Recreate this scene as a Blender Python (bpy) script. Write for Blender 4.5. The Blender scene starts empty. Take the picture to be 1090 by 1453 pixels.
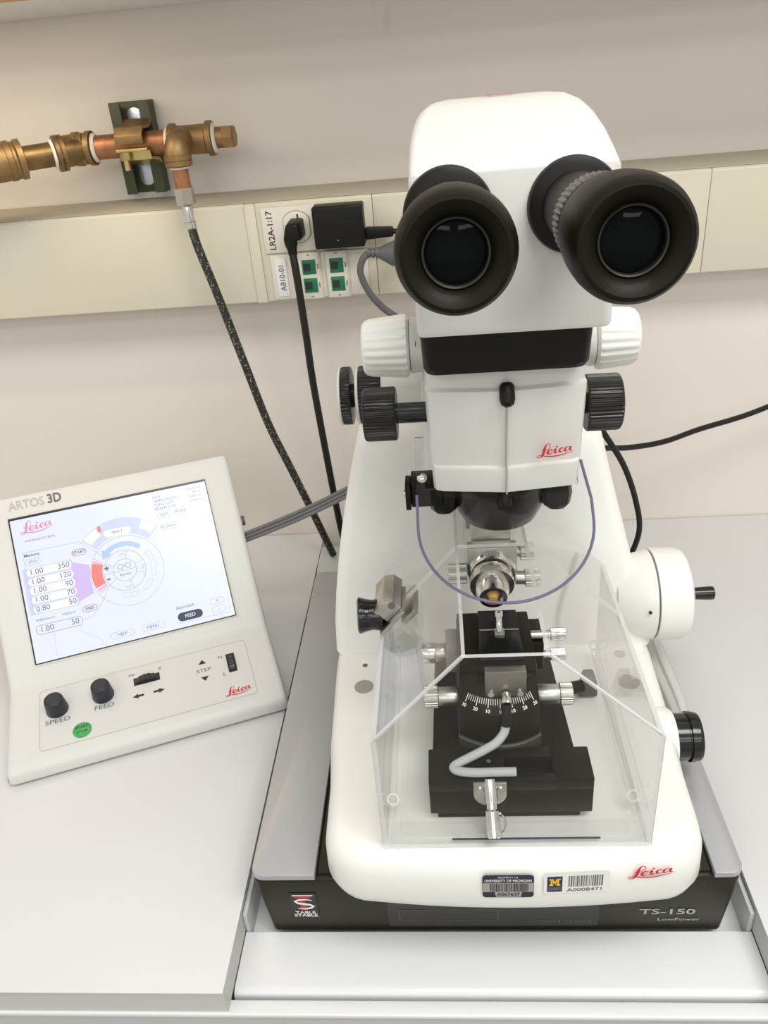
import bpy, bmesh, math, random
from mathutils import Vector, Matrix, Euler
random.seed(7)
scene = bpy.context.scene
C = scene.collection
PI = math.pi

# ------------------------------------------------------------------ camera, world, lights, exposure
def make_camera():
    yaw, pitch, roll = math.radians(5.266), math.radians(29.223), math.radians(-5.123)
    f = Vector((-math.sin(yaw) * math.cos(pitch), math.cos(yaw) * math.cos(pitch), -math.sin(pitch)))
    r = Vector((math.cos(yaw), math.sin(yaw), 0)); u = r.cross(f)
    c, s = math.cos(roll), math.sin(roll)
    r2 = c * r + s * u; u2 = -s * r + c * u
    cam = bpy.data.cameras.new('camera'); o = bpy.data.objects.new('camera', cam); C.objects.link(o)
    m = Matrix((r2, u2, -f)).transposed().to_4x4(); m.translation = (-0.02307, -0.41458, 0.65322)
    o.matrix_world = m
    cam.sensor_fit = 'VERTICAL'; cam.sensor_height = 24.0; cam.lens = 24.0 * 1110.7 / 1453.0
    cam.clip_start = 0.01
    scene.camera = o
make_camera()

world = bpy.data.worlds.new('room_ambience'); scene.world = world; world.use_nodes = True
wb = world.node_tree.nodes['Background']
wb.inputs[0].default_value = (1.0, 0.985, 0.96, 1); wb.inputs[1].default_value = 0.70

def area(name, loc, sx, sy, power, col, target=None):
    l = bpy.data.lights.new(name, 'AREA'); l.shape = 'RECTANGLE'; l.size = sx; l.size_y = sy
    l.energy = power; l.color = col
    o = bpy.data.objects.new(name, l); C.objects.link(o); o.location = loc
    if target: o.rotation_euler = (Vector(target) - Vector(loc)).to_track_quat('-Z', 'Y').to_euler()
    return o
LAMP = (1.0, 0.985, 0.96)
area('ceiling_lamp_panel', (0.55, -0.60, 1.85), 1.2, 0.6, 29, LAMP)
area('ceiling_lamp_panel', (-1.6, -0.60, 1.85), 1.2, 0.6, 3, LAMP)
area('ceiling_lamp_panel', (-0.9, -2.3, 1.85), 1.2, 0.6, 12, LAMP)
area('ceiling_lamp_panel', (0.9, -2.3, 1.85), 1.2, 0.6, 12, LAMP)
area('ceiling_lamp_panel', (-0.9, -3.9, 1.85), 1.2, 0.6, 22, LAMP)
area('ceiling_lamp_panel', (0.9, -3.9, 1.85), 1.2, 0.6, 22, LAMP)
vs = scene.view_settings
vs.view_transform = 'Standard'; vs.look = 'None'; vs.gamma = 1.0; vs.exposure = -0.10
vs.use_curve_mapping = False
scene.cycles.transparent_max_bounces = 48

# ------------------------------------------------------------------ materials
MATS = {}
def mat(name, col, rough=0.5, metal=0.0, noise=0.0, nscale=30.0, bump=0.0, bscale=200.0, coat=0.0, spec=None, emit=None, estr=0.0):
    if name in MATS: return MATS[name]
    m = bpy.data.materials.new(name); m.use_nodes = True
    nt = m.node_tree; b = nt.nodes['Principled BSDF']
    b.inputs['Base Color'].default_value = (*col, 1); b.inputs['Roughness'].default_value = rough
    b.inputs['Metallic'].default_value = metal
    if coat: b.inputs['Coat Weight'].default_value = coat
    if spec is not None: b.inputs['Specular IOR Level'].default_value = spec
    if emit: b.inputs['Emission Color'].default_value = (*emit, 1); b.inputs['Emission Strength'].default_value = estr
    if noise or bump:
        tc = nt.nodes.new('ShaderNodeTexCoord')
    if noise:
        n = nt.nodes.new('ShaderNodeTexNoise'); n.inputs['Scale'].default_value = nscale; n.inputs['Detail'].default_value = 4
        nt.links.new(tc.outputs['Object'], n.inputs['Vector'])
        rp = nt.nodes.new('ShaderNodeValToRGB')
        rp.color_ramp.elements[0].position = 0.3; rp.color_ramp.elements[1].position = 0.7
        rp.color_ramp.elements[0].color = (*[max(0, c * (1 - noise)) for c in col], 1)
        rp.color_ramp.elements[1].color = (*[min(1, c * (1 + noise)) for c in col], 1)
        nt.links.new(n.outputs['Fac'], rp.inputs['Fac']); nt.links.new(rp.outputs['Color'], b.inputs['Base Color'])
    if bump:
        n2 = nt.nodes.new('ShaderNodeTexNoise'); n2.inputs['Scale'].default_value = bscale; n2.inputs['Detail'].default_value = 3
        nt.links.new(tc.outputs['Object'], n2.inputs['Vector'])
        bp = nt.nodes.new('ShaderNodeBump'); bp.inputs['Strength'].default_value = bump; bp.inputs['Distance'].default_value = 0.001
        nt.links.new(n2.outputs['Fac'], bp.inputs['Height']); nt.links.new(bp.outputs['Normal'], b.inputs['Normal'])
    MATS[name] = m
    return m

WALL = mat('wall_paint', (0.735, 0.69, 0.625), 0.6, noise=0.02, nscale=3, bump=0.08, bscale=150)
def add_smudges(m):
    nt = m.node_tree; b = nt.nodes['Principled BSDF']; old = b.inputs['Base Color'].links[0].from_socket
    tc = nt.nodes.new('ShaderNodeTexCoord'); mp = nt.nodes.new('ShaderNodeMapping'); mp.inputs['Scale'].default_value = (22, 22, 9)
    n = nt.nodes.new('ShaderNodeTexNoise'); n.inputs['Scale'].default_value = 1.0; n.inputs['Detail'].default_value = 2
    nt.links.new(tc.outputs['Object'], mp.inputs['Vector']); nt.links.new(mp.outputs['Vector'], n.inputs['Vector'])
    rp = nt.nodes.new('ShaderNodeValToRGB'); rp.color_ramp.elements[0].position = 0.74; rp.color_ramp.elements[1].position = 0.86
    nt.links.new(n.outputs['Fac'], rp.inputs['Fac'])
    mx = nt.nodes.new('ShaderNodeMix'); mx.data_type = 'RGBA'; mx.blend_type = 'MULTIPLY'
    nt.links.new(rp.outputs['Color'], mx.inputs['Factor']); nt.links.new(old, mx.inputs['A'])
    mx.inputs['B'].default_value = (0.82, 0.78, 0.70, 1); nt.links.new(mx.outputs['Result'], b.inputs['Base Color'])
add_smudges(WALL)
RACE = mat('raceway_cream', (0.65, 0.61, 0.475), 0.45, noise=0.015, nscale=6)
PLATE = mat('outlet_ivory', (0.70, 0.665, 0.57), 0.4)
CAB = mat('cabinet_laminate', (0.74, 0.72, 0.68), 0.5)
WOOD = mat('wood_edge', (0.62, 0.34, 0.13), 0.5, noise=0.2, nscale=40)
DESK = mat('desk_laminate', (0.655, 0.65, 0.65), 0.42, noise=0.012, nscale=8, bump=0.03, bscale=600)
DESKEDGE = mat('desk_edge_band', (0.55, 0.54, 0.51), 0.45)
PLATF = mat('platform_white', (0.70, 0.71, 0.71), 0.25, noise=0.015, nscale=5)
FRAME = mat('frame_grey', (0.50, 0.51, 0.50), 0.35)
FLOOR = mat('floor_grey', (0.35, 0.34, 0.32), 0.7, noise=0.1, nscale=10)
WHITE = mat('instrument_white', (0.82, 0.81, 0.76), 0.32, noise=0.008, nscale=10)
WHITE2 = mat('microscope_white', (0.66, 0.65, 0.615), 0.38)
CREAM = mat('console_cream', (0.65, 0.65, 0.615), 0.45, bump=0.05, bscale=900)
PANEL = mat('console_panel', (0.64, 0.64, 0.615), 0.5)
BLACK = mat('black_plastic', (0.008, 0.0075, 0.005), 0.42, spec=0.22)
RUBBER = mat('black_rubber', (0.008, 0.0065, 0.003), 0.45, spec=0.15, bump=0.1, bscale=700)
ANOD = mat('black_anodised', (0.009, 0.0085, 0.004), 0.34, spec=0.2)
GLOSSB = mat('black_gloss', (0.010, 0.010, 0.010), 0.15)
TSB = mat('isolator_black', (0.021, 0.0195, 0.011), 0.38, spec=0.25)
TSD = mat('isolator_panel', (0.016, 0.015, 0.012), 0.25)
SILVER = mat('silver_paint', (0.42, 0.425, 0.43), 0.38, metal=0.35, bump=0.06, bscale=1500)
GREYM = mat('grey_inlay', (0.33, 0.325, 0.30), 0.5)
CHROME = mat('chrome', (0.72, 0.70, 0.66), 0.16, 1.0)
STEEL = mat('brushed_steel', (0.56, 0.545, 0.50), 0.34, 1.0, noise=0.06, nscale=300)
GOLD = mat('resin_gold', (0.75, 0.42, 0.10), 0.25)
COPPER = mat('copper_pipe', (0.38, 0.175, 0.085), 0.48, 0.85, noise=0.35, nscale=45)
BRASS = mat('brass_fitting', (0.30, 0.19, 0.085), 0.5, 0.8, noise=0.25, nscale=40, bump=0.2, bscale=300)
BRASSY = mat('brass_yellow', (0.62, 0.50, 0.20), 0.3, 0.9)
TAPE = mat('thread_tape', (0.78, 0.75, 0.66), 0.7)
STRUT = mat('strut_green', (0.052, 0.060, 0.026), 0.5, noise=0.2, nscale=30)
ZINC = mat('zinc_plate', (0.62, 0.66, 0.72), 0.3, 0.7)
NICKEL = mat('nickel_nut', (0.55, 0.50, 0.41), 0.33, 0.9)
RED = mat('logo_red', (0.62, 0.018, 0.035), 0.4)
INK = mat('print_black', (0.02, 0.02, 0.02), 0.5)
INKG = mat('print_grey', (0.46, 0.44, 0.39), 0.5)
INKD = mat('print_dark_grey', (0.13, 0.125, 0.115), 0.5)
LINEG = mat('panel_line', (0.42, 0.41, 0.37), 0.5)
PRINTW = mat('print_white', (0.80, 0.80, 0.78), 0.5)
PRINTS = mat('print_silver', (0.40, 0.39, 0.35), 0.45)
PRINTF = mat('print_faint', (0.11, 0.10, 0.08), 0.45)
NAVY = mat('label_navy', (0.012, 0.022, 0.075), 0.4)
PURPLE = mat('label_purple', (0.022, 0.014, 0.035), 0.4)
FOIL = mat('label_foil', (0.42, 0.40, 0.37), 0.35, 0.3)
MAIZE = mat('label_maize', (0.85, 0.48, 0.02), 0.4)
GREEN = mat('jack_green', (0.008, 0.16, 0.075), 0.45)
GREENB = mat('button_green', (0.05, 0.36, 0.09), 0.3)
KNOBN = mat('knob_navy', (0.018, 0.020, 0.030), 0.45)
CABLE = mat('cable_black', (0.012, 0.011, 0.009), 0.45, spec=0.3)
CABLEG = mat('cable_grey', (0.10, 0.10, 0.10), 0.45)
CABLEL = mat('cable_light_grey', (0.46, 0.47, 0.47), 0.4)
def braid():
    m = mat('braided_hose', (0.02, 0.02, 0.018), 0.5)
    nt = m.node_tree; b = nt.nodes['Principled BSDF']
    tc = nt.nodes.new('ShaderNodeTexCoord')
    v = nt.nodes.new('ShaderNodeTexVoronoi'); v.inputs['Scale'].default_value = 330
    nt.links.new(tc.outputs['Object'], v.inputs['Vector'])
    rp = nt.nodes.new('ShaderNodeValToRGB'); rp.color_ramp.elements[0].position = 0.18; rp.color_ramp.elements[1].position = 0.32
    rp.color_ramp.elements[0].color = (0.30, 0.28, 0.22, 1); rp.color_ramp.elements[1].color = (0.016, 0.015, 0.012, 1)
    nt.links.new(v.outputs['Distance'], rp.inputs['Fac']); nt.links.new(rp.outputs['Color'], b.inputs['Base Color'])
    return m
BRAID = braid()
def clear(name, tint, gloss_rough, white=0.0, rim=1.0):
    """thin clear plastic: transparent with a Fresnel gloss; white adds milky scatter for cut edges"""
    m = bpy.data.materials.new(name); m.use_nodes = True; nt = m.node_tree
    for n in list(nt.nodes): nt.nodes.remove(n)
    out = nt.nodes.new('ShaderNodeOutputMaterial'); tr = nt.nodes.new('ShaderNodeBsdfTransparent')
    tr.inputs[0].default_value = (*tint, 1)
    gl = nt.nodes.new('ShaderNodeBsdfGlossy'); gl.inputs['Roughness'].default_value = gloss_rough
    lw = nt.nodes.new('ShaderNodeLayerWeight'); lw.inputs['Blend'].default_value = 0.5
    pw = nt.nodes.new('ShaderNodeMath'); pw.operation = 'POWER'; pw.inputs[1].default_value = 4.0
    fr = nt.nodes.new('ShaderNodeMath'); fr.operation = 'MULTIPLY_ADD'; fr.inputs[1].default_value = 0.85; fr.inputs[2].default_value = 0.018
    nt.links.new(lw.outputs['Facing'], pw.inputs[0]); nt.links.new(pw.outputs[0], fr.inputs[0])
    mx = nt.nodes.new('ShaderNodeMixShader'); nt.links.new(fr.outputs[0], mx.inputs[0])
    base = tr
    if white:
        df = nt.nodes.new('ShaderNodeBsdfDiffuse'); df.inputs[0].default_value = (0.86, 0.87, 0.86, 1)
        m2 = nt.nodes.new('ShaderNodeMixShader'); m2.inputs[0].default_value = white
        nt.links.new(tr.outputs[0], m2.inputs[1]); nt.links.new(df.outputs[0], m2.inputs[2]); base = m2
    nt.links.new(base.outputs[0], mx.inputs[1]); nt.links.new(gl.outputs[0], mx.inputs[2])
    nt.links.new(mx.outputs[0], out.inputs[0])
    MATS[name] = m
    return m
ACRYL = clear('clear_acrylic', (0.992, 0.993, 0.991), 0.02)
ACEDGE = clear('acrylic_cut_edge', (0.93, 0.94, 0.94), 0.15, white=0.62)
SHIELD = clear('clear_shield', (0.975, 0.975, 0.972), 0.03)
SHEDGE = mat('shield_blue_edge', (0.16, 0.145, 0.24), 0.25)
TUBEM = clear('clear_tubing', (0.93, 0.93, 0.90), 0.1, white=0.28)
LENS = mat('eyepiece_glass', (0.003, 0.005, 0.0045), 0.04, spec=0.05)
OBJG = mat('objective_black', (0.009, 0.0085, 0.006), 0.25, spec=0.28)
def em(name, col, s=1.0):
    m = bpy.data.materials.new(name); m.use_nodes = True; nt = m.node_tree; b = nt.nodes['Principled BSDF']
    b.inputs['Base Color'].default_value = (0.01, 0.01, 0.012, 1); b.inputs['Roughness'].default_value = 0.25
    b.inputs['Emission Color'].default_value = (*col, 1); b.inputs['Emission Strength'].default_value = s
    MATS[name] = m
    return m
SCR = 0.98
S_WHITE = em('screen_white', (0.845, 0.89, 1.0), SCR * 1.06)
S_PALE = em('screen_pale_blue', (0.70, 0.76, 0.98), SCR)
S_PURE = em('screen_pill_white', (0.94, 0.96, 1.0), SCR * 1.10)
S_LILAC = em('screen_lilac', (0.75, 0.58, 0.97), SCR)
S_RED = em('screen_red', (1.0, 0.26, 0.23), SCR)
S_PINK = em('screen_pink', (0.95, 0.30, 0.50), SCR)
S_LINE = em('screen_line', (0.50, 0.56, 0.74), SCR)
S_MAG = em('screen_magenta', (0.60, 0.25, 0.62), SCR)
S_TEXT = em('screen_text', (0.15, 0.16, 0.32), SCR)
S_BLUE = em('screen_arrow_blue', (0.52, 0.68, 0.98), SCR)
S_DARK = em('screen_dark_button', (0.04, 0.05, 0.10), SCR)
S_LOGO = em('screen_logo', (0.90, 0.33, 0.58), SCR)

# ------------------------------------------------------------------ geometry helpers
def rrect(x0, x1, y0, y1, r, n=5):
    r = min(r, (x1 - x0) / 2 - 1e-6, (y1 - y0) / 2 - 1e-6); pts = []
    for cx, cy, a0 in ((x1 - r, y1 - r, 0), (x0 + r, y1 - r, PI / 2), (x0 + r, y0 + r, PI), (x1 - r, y0 + r, 1.5 * PI)):
        for i in range(n + 1):
            a = a0 + PI / 2 * i / n; pts.append((cx + r * math.cos(a), cy + r * math.sin(a)))
    return pts
def frame_from(axis):
    a = Vector(axis).normalized(); t = Vector((0, 0, 1)) if abs(a.z) < 0.9 else Vector((1, 0, 0))
    e1 = t.cross(a).normalized(); e2 = a.cross(e1)
    return e1, e2, a
class G:
    def __init__(s): s.bm = bmesh.new()
    def _merge(s, b, bev=0, seg=2, ang=30, mtx=None, mi=0):
        if bev:
            bmesh.ops.recalc_face_normals(b, faces=b.faces)
            es = [e for e in b.edges if len(e.link_faces) == 2 and e.calc_face_angle(0) > math.radians(ang)]
            bmesh.ops.bevel(b, geom=es, offset=bev, segments=seg, profile=0.5, affect='EDGES', clamp_overlap=True)
        if mtx is not None: bmesh.ops.transform(b, matrix=mtx, verts=b.verts)
        bmesh.ops.recalc_face_normals(b, faces=b.faces)
        for f in b.faces: f.material_index = mi
        me = bpy.data.meshes.new('tmp'); b.to_mesh(me); b.free(); s.bm.from_mesh(me); bpy.data.meshes.remove(me)
        return s
    def box(s, x0, x1, y0, y1, z0, z1, bev=0, seg=2, mtx=None):
        b = bmesh.new(); bmesh.ops.create_cube(b, size=1)
        for v in b.verts: v.co = Vector(((x0 + x1) / 2 + v.co.x * (x1 - x0), (y0 + y1) / 2 + v.co.y * (y1 - y0), (z0 + z1) / 2 + v.co.z * (z1 - z0)))
        return s._merge(b, bev, seg, mtx=mtx)
    def hull8(s, pts, bev=0, seg=2, mtx=None):
        """pts: 4 bottom (ccw) + 4 top"""
        b = bmesh.new(); v = [b.verts.new(p) for p in pts]
        for f in ((3, 2, 1, 0), (4, 5, 6, 7), (0, 1, 5, 4), (1, 2, 6, 5), (2, 3, 7, 6), (3, 0, 4, 7)): b.faces.new([v[i] for i in f])
        return s._merge(b, bev, seg, mtx=mtx)
    def loft(s, secs, closed=True, cap=True, bev=0, mtx=None):
        b = bmesh.new(); rows = [[b.verts.new(p) for p in sec] for sec in secs]; n = len(rows[0])
        for a, c in zip(rows, rows[1:]):
            for i in range(n if closed else n - 1): b.faces.new((a[i], a[(i + 1) % n], c[(i + 1) % n], c[i]))
        if cap and closed: b.faces.new(list(reversed(rows[0]))); b.faces.new(rows[-1])
        return s._merge(b, bev, mtx=mtx)
    def lathe(s, base, axis, prof, n=40, ribs=0, ribh=0.0, ribrows=(), cap=True, mtx=None):
        """prof: (distance along axis, radius); ribs modulate the radius of the given rows"""
        e1, e2, a = frame_from(axis); base = Vector(base); secs = []
        if ribs: n = ribs * 4
        for k, (t, r) in enumerate(prof):
            row = []
            for i in range(n):
                th = 2 * PI * i / n; rr = r
                if ribs and k in ribrows and i % 4 in (2, 3): rr = r - ribh
                row.append(base + a * t + (e1 * math.cos(th) + e2 * math.sin(th)) * rr)
            secs.append(row)
        return s.loft(secs, cap=cap, mtx=mtx)
    def cyl(s, p0, p1, r, n=32, bev=0.0, r1=None):
        p0, p1 = Vector(p0), Vector(p1); L = (p1 - p0).length; r1 = r if r1 is None else r1
        if bev: prof = [(0, r - bev), (bev * .3, r - bev * .3), (bev, r), (L - bev, r1), (L - bev * .3, r1 - bev * .3), (L, r1 - bev)]
        else: prof = [(0, r), (L, r1)]
        return s.lathe(p0, p1 - p0, prof, n)
    def tube(s, path, r, n=10, smooth=8):
        P = [Vector(p) for p in path]
        if smooth and len(P) > 2:
            Q = []
            for i in range(len(P) - 1):
                p0 = P[max(i - 1, 0)]; p1 = P[i]; p2 = P[i + 1]; p3 = P[min(i + 2, len(P) - 1)]
                for k in range(smooth):
                    t = k / smooth
                    Q.append(0.5 * ((2 * p1) + (p2 - p0) * t + (2 * p0 - 5 * p1 + 4 * p2 - p3) * t * t + (3 * p1 - p0 - 3 * p2 + p3) * t ** 3))
            Q.append(P[-1]); P = Q
        secs = []; t0 = (P[1] - P[0]).normalized(); e1 = frame_from(t0)[0]
        for i, p in enumerate(P):
            t = (P[min(i + 1, len(P) - 1)] - P[max(i - 1, 0)]).normalized()
            e1 = (e1 - t * e1.dot(t)).normalized(); e2 = t.cross(e1)
            rr = r[min(i * len(r) // len(P), len(r) - 1)] if isinstance(r, (list, tuple)) else r
            secs.append([p + (e1 * math.cos(2 * PI * k / n) + e2 * math.sin(2 * PI * k / n)) * rr for k in range(n)])
        return s.loft(secs)
    def prism(s, poly, axis, a0, a1, bev=0, seg=2, mtx=None, ang=30):
        """poly in the two other axes (order x,y,z without axis)"""
        def P(q, a):
            q = list(q); q.insert(axis, a); return q
        b = bmesh.new(); A = [b.verts.new(P(q, a0)) for q in poly]; B = [b.verts.new(P(q, a1)) for q in poly]; n = len(poly)
        b.faces.new(A); b.faces.new(list(reversed(B)))
        for i in range(n): b.faces.new((A[i], A[(i + 1) % n], B[(i + 1) % n], B[i]))
        return s._merge(b, bev, seg, ang, mtx)
    def pane(s, pts, th, edge_mi=1, into=None):
        """flat sheet through pts with thickness th; cut edges get material slot edge_mi"""
        P = [Vector(p) for p in pts]; nrm = Vector()
        for i in range(len(P)): nrm += P[i].cross(P[(i + 1) % len(P)])
        nrm.normalize()
        if into is not None and nrm.dot(Vector(into)) < 0: nrm = -nrm
        b = bmesh.new(); A = [b.verts.new(p) for p in P]; B = [b.verts.new(p + nrm * th) for p in P]; n = len(P)
        f1 = b.faces.new(A); f2 = b.faces.new(list(reversed(B)))
        sides = [b.faces.new((A[i], B[i], B[(i + 1) % n], A[(i + 1) % n])) for i in range(n)]
        bmesh.ops.recalc_face_normals(b, faces=b.faces)
        for f in sides: f.material_index = edge_mi
        me = bpy.data.meshes.new('tmp'); b.to_mesh(me); b.free(); s.bm.from_mesh(me); bpy.data.meshes.remove(me)
        return s
def link(name, me, mats, parent=None, smooth=35, mtx=None):
    for m in (mats if isinstance(mats, (list, tuple)) else [mats]): me.materials.append(m)
    if smooth:
        me.polygons.foreach_set('use_smooth', [True] * len(me.polygons)); me.set_sharp_from_angle(angle=math.radians(smooth))
    o = bpy.data.objects.new(name, me); C.objects.link(o); me.name = name
    if parent is not None:
        o.parent = parent
        if not is_local(parent): o.matrix_parent_inverse = world_of(parent).inverted()
        if mtx is not None: o.matrix_basis = mtx
    elif mtx is not None: o.matrix_world = mtx
    else:
        xs = [v.co.x for v in me.vertices]; ys = [v.co.y for v in me.vertices]; zs = [v.co.z for v in me.vertices]
        c = Vector(((min(xs) + max(xs)) / 2, (min(ys) + max(ys)) / 2, min(zs)))
        me.transform(Matrix.Translation(-c)); o.location = c
    return o
def is_local(o):
    while o is not None:
        if o.get('local_frame', False): return True
        o = o.parent
    return False
def world_of(o):
    m = Matrix.LocRotScale(o.location, o.rotation_euler, o.scale)
    if o.parent: return world_of(o.parent) @ o.matrix_parent_inverse @ m
    return m
def ob(name, g, mats, parent=None, smooth=35, label=None):
    me = bpy.data.meshes.new(name); g.bm.to_mesh(me); g.bm.free()
    o = link(name, me, mats, parent, smooth)
    if label: o['label'] = label
    return o
def thing(name, label, cat, loc, rz=0.0, local=False, group=None):
    o = bpy.data.objects.new(name, None); C.objects.link(o); o.empty_display_size = 0.03
    o.location = loc; o.rotation_euler = (0, 0, rz); o['label'] = label; o['category'] = cat
    if local: o['local_frame'] = True
    if group: o['group'] = group
    return o
def tag(o, label, cat, group=None):
    o['label'] = label; o['category'] = cat
    if group: o['group'] = group
    return o
def struct(o): o['kind'] = 'structure'; return o

class D:
    """flat print: 2-D shapes collected in a plane, then laid on a surface by a matrix"""
    def __init__(s): s.v = []; s.f = []
    def poly(s, pts, h=0.0):
        k = len(s.v); s.v += [(x, y, h) for x, y in pts]; s.f.append(list(range(k, k + len(pts)))); return s
    def strip(s, pts, w, h=0.0, closed=False):
        n = len(pts); L = []; R = []
        for i in range(n):
            a = pts[(i - 1) % n if closed else max(i - 1, 0)]; b = pts[(i + 1) % n if closed else min(i + 1, n - 1)]
            dx, dy = b[0] - a[0], b[1] - a[1]; l = math.hypot(dx, dy) or 1
            ww = (w[i] if isinstance(w, (list, tuple)) else w) / 2
            nx, ny = -dy / l * ww, dx / l * ww
            L.append((pts[i][0] + nx, pts[i][1] + ny)); R.append((pts[i][0] - nx, pts[i][1] - ny))
        for i in range(n if closed else n - 1):
            j = (i + 1) % n; s.poly([L[i], R[i], R[j], L[j]], h)
        return s
    def pill(s, cx, cy, w, h_, z=0.0, r=None): return s.poly(rrect(cx - w / 2, cx + w / 2, cy - h_ / 2, cy + h_ / 2, r or h_ / 2), z)
    def pillo(s, cx, cy, w, h_, lw, z=0.0, r=None): return s.strip(rrect(cx - w / 2, cx + w / 2, cy - h_ / 2, cy + h_ / 2, r or h_ / 2), lw, z, True)
    def arc(s, cx, cy, r, a0, a1, w, z=0.0, n=40):
        return s.strip([(cx + r * math.cos(math.radians(a0 + (a1 - a0) * i / n)), cy + r * math.sin(math.radians(a0 + (a1 - a0) * i / n))) for i in range(n + 1)], w, z)
    def text(s, t, cx, cy, size, z=0.0, rot=0.0, sx=1.0, align='C', bold=0.0, shear=0.0):
        cu = bpy.data.curves.new('t', 'FONT'); cu.body = t; cu.size = size; cu.align_x = {'C': 'CENTER', 'L': 'LEFT', 'R': 'RIGHT'}[align]; cu.align_y = 'CENTER'
        cu.resolution_u = 3; cu.offset = bold; cu.shear = shear
        o = bpy.data.objects.new('t', cu); C.objects.link(o)
        dg = bpy.context.evaluated_depsgraph_get(); me = bpy.data.meshes.new_from_object(o.evaluated_get(dg))
        k = len(s.v); c, sn = math.cos(rot), math.sin(rot)
        for v in me.vertices: s.v.append((cx + v.co.x * sx * c - v.co.y * sn, cy + v.co.x * sx * sn + v.co.y * c, z))
        for p in me.polygons: s.f.append([k + i for i in p.vertices])
        bpy.data.objects.remove(o); bpy.data.curves.remove(cu); bpy.data.meshes.remove(me)
        return s
    def logo(s, x0, y0, w, z=0.0):
        """script signature 'Leica', drawn with broad-nib strokes; x0,y0 = left end of the flourish"""
        k = w / 860.0
        def T(pts): return [(x0 + (x - 80) * k, y0 + (450 - y) * k) for x, y in pts]
        def sm(pts, ws):
            V = [Vector((p[0], p[1], q)) for p, q in zip(pts, ws)]; Q = []
            for i in range(len(V) - 1):
                p0, p1, p2, p3 = V[max(i - 1, 0)], V[i], V[i + 1], V[min(i + 2, len(V) - 1)]
                for j in range(5):
                    t = j / 5; Q.append(0.5 * ((2 * p1) + (p2 - p0) * t + (2 * p0 - 5 * p1 + 4 * p2 - p3) * t * t + (3 * p1 - p0 - 3 * p2 + p3) * t ** 3))
            Q.append(V[-1]); s.strip(T([(q.x, q.y) for q in Q]), [max(q.z, 8) * k for q in Q], z)
        sm([(180, 272), (215, 288), (300, 275), (365, 232), (390, 170), (368, 125), (325, 116), (285, 160), (258, 240), (240, 330), (215, 395), (185, 440), (140, 460), (95, 445), (100, 412), (150, 402), (215, 415), (300, 437), (450, 455), (600, 445), (750, 415), (930, 365)],
           [10, 16, 16, 18, 18, 18, 22, 40, 62, 64, 56, 34, 20, 18, 18, 18, 24, 30, 34, 32, 24, 12])
        sm([(335, 345), (400, 335), (448, 295), (415, 268), (360, 295), (330, 345), (350, 382), (400, 385), (485, 350)], [12, 14, 22, 24, 42, 56, 40, 24, 12])
        sm([(470, 300), (515, 262), (505, 330), (515, 372), (585, 345)], [10, 40, 52, 38, 12])
        s.poly(T([(520, 190), (570, 185), (568, 222), (515, 226)]), z)
        sm([(695, 275), (688, 250), (650, 252), (612, 305), (625, 352), (668, 355), (735, 320)], [26, 26, 24, 54, 44, 22, 12])
        sm([(850, 240), (800, 232), (750, 275), (742, 330), (770, 350), (815, 315), (850, 250)], [14, 18, 46, 46, 28, 16, 12])
        sm([(880, 232), (862, 300), (868, 335), (915, 325)], [44, 48, 38, 12])
        return s
    def build(s, name, m, parent, mtx, label=None):
        me = bpy.data.meshes.new(name); me.from_pydata(s.v, [], s.f); me.update()
        # consistent normals towards +z
        b = bmesh.new(); b.from_mesh(me)
        for f in b.faces:
            f.normal_update()
            if f.normal.z < 0: f.normal_flip()
        b.to_mesh(me); b.free()
        o = link(name, me, m, parent, smooth=0, mtx=mtx)
        if label: o['label'] = label
        return o
def plane(origin, xdir, ydir):
    x = Vector(xdir).normalized(); y = Vector(ydir).normalized(); n = x.cross(y)
    m = Matrix((x, y, n)).transposed().to_4x4(); m.translation = origin
    return m
XZ = lambda o: plane(o, (1, 0, 0), (0, 0, 1))      # faces -Y

# ================================================================== THE SETTING
YW = 0.637
struct(ob('wall_back', G().box(-2.2, 2.2, YW, YW + 0.1, -0.78, 1.95), WALL))
struct(ob('floor', G().box(-2.2, 2.2, -5.0, YW, -0.83, -0.78), FLOOR))

# wall cabinet over the bench (only its underside is in view)
cab = thing('wall_cabinet', 'pale wall cabinet whose underside runs along the top of the wall', 'cabinet', (0, 0.54, 0.7385))
ob('cabinet_body', G().box(-1.5, 1.5, 0.452, YW - 0.001, 0.7385, 1.25, 0.002), CAB, cab)
ob('edge_trim', G().box(-1.5, 1.5, 0.432, 0.4518, 0.7385, 0.775, 0.002), WOOD, cab, label='warm wooden front edge')

area('under_cabinet_lamp', (-0.62, 0.450, 0.7370), 0.5, 0.02, 0.80, (1.0, 0.80, 0.55))
# bench: frame, two worktops, isolated platform
fr = thing('bench_frame', 'grey bench frame with white ledge carrying the worktops and the platform', 'bench', (0, 0.28, -0.78))
ob('ledge', G().box(-1.1, 1.1, -0.0712, -0.0590, -0.004, 0.0016, 0.0015, 3), PLATF, fr)
ob('front_fascia', G().box(-1.1, 1.1, -0.0700, -0.0600, -0.0450, -0.0042), FRAME, fr)
ob('rail', G().box(-1.1, 1.1, -0.068, -0.03, -0.12, -0.0452, 0.002), FRAME, fr)
ob('rail', G().box(-1.1, 1.1, 0.59, 0.632, -0.12, -0.0452, 0.002), FRAME, fr)
for sx in (-1.06, -0.26, 0.26, 1.06):
    for sy in (-0.05, 0.61):
        ob('leg', G().box(sx - 0.02, sx + 0.02, sy - 0.017, sy + 0.017, -0.78, -0.1202, 0.002), FRAME, fr)
for sx in (-0.245, 0.245):
    ob('support_beam', G().box(sx - 0.02, sx + 0.02, -0.06, 0.62, -0.045, 0.0016, 0.001), FRAME, fr)
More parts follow.
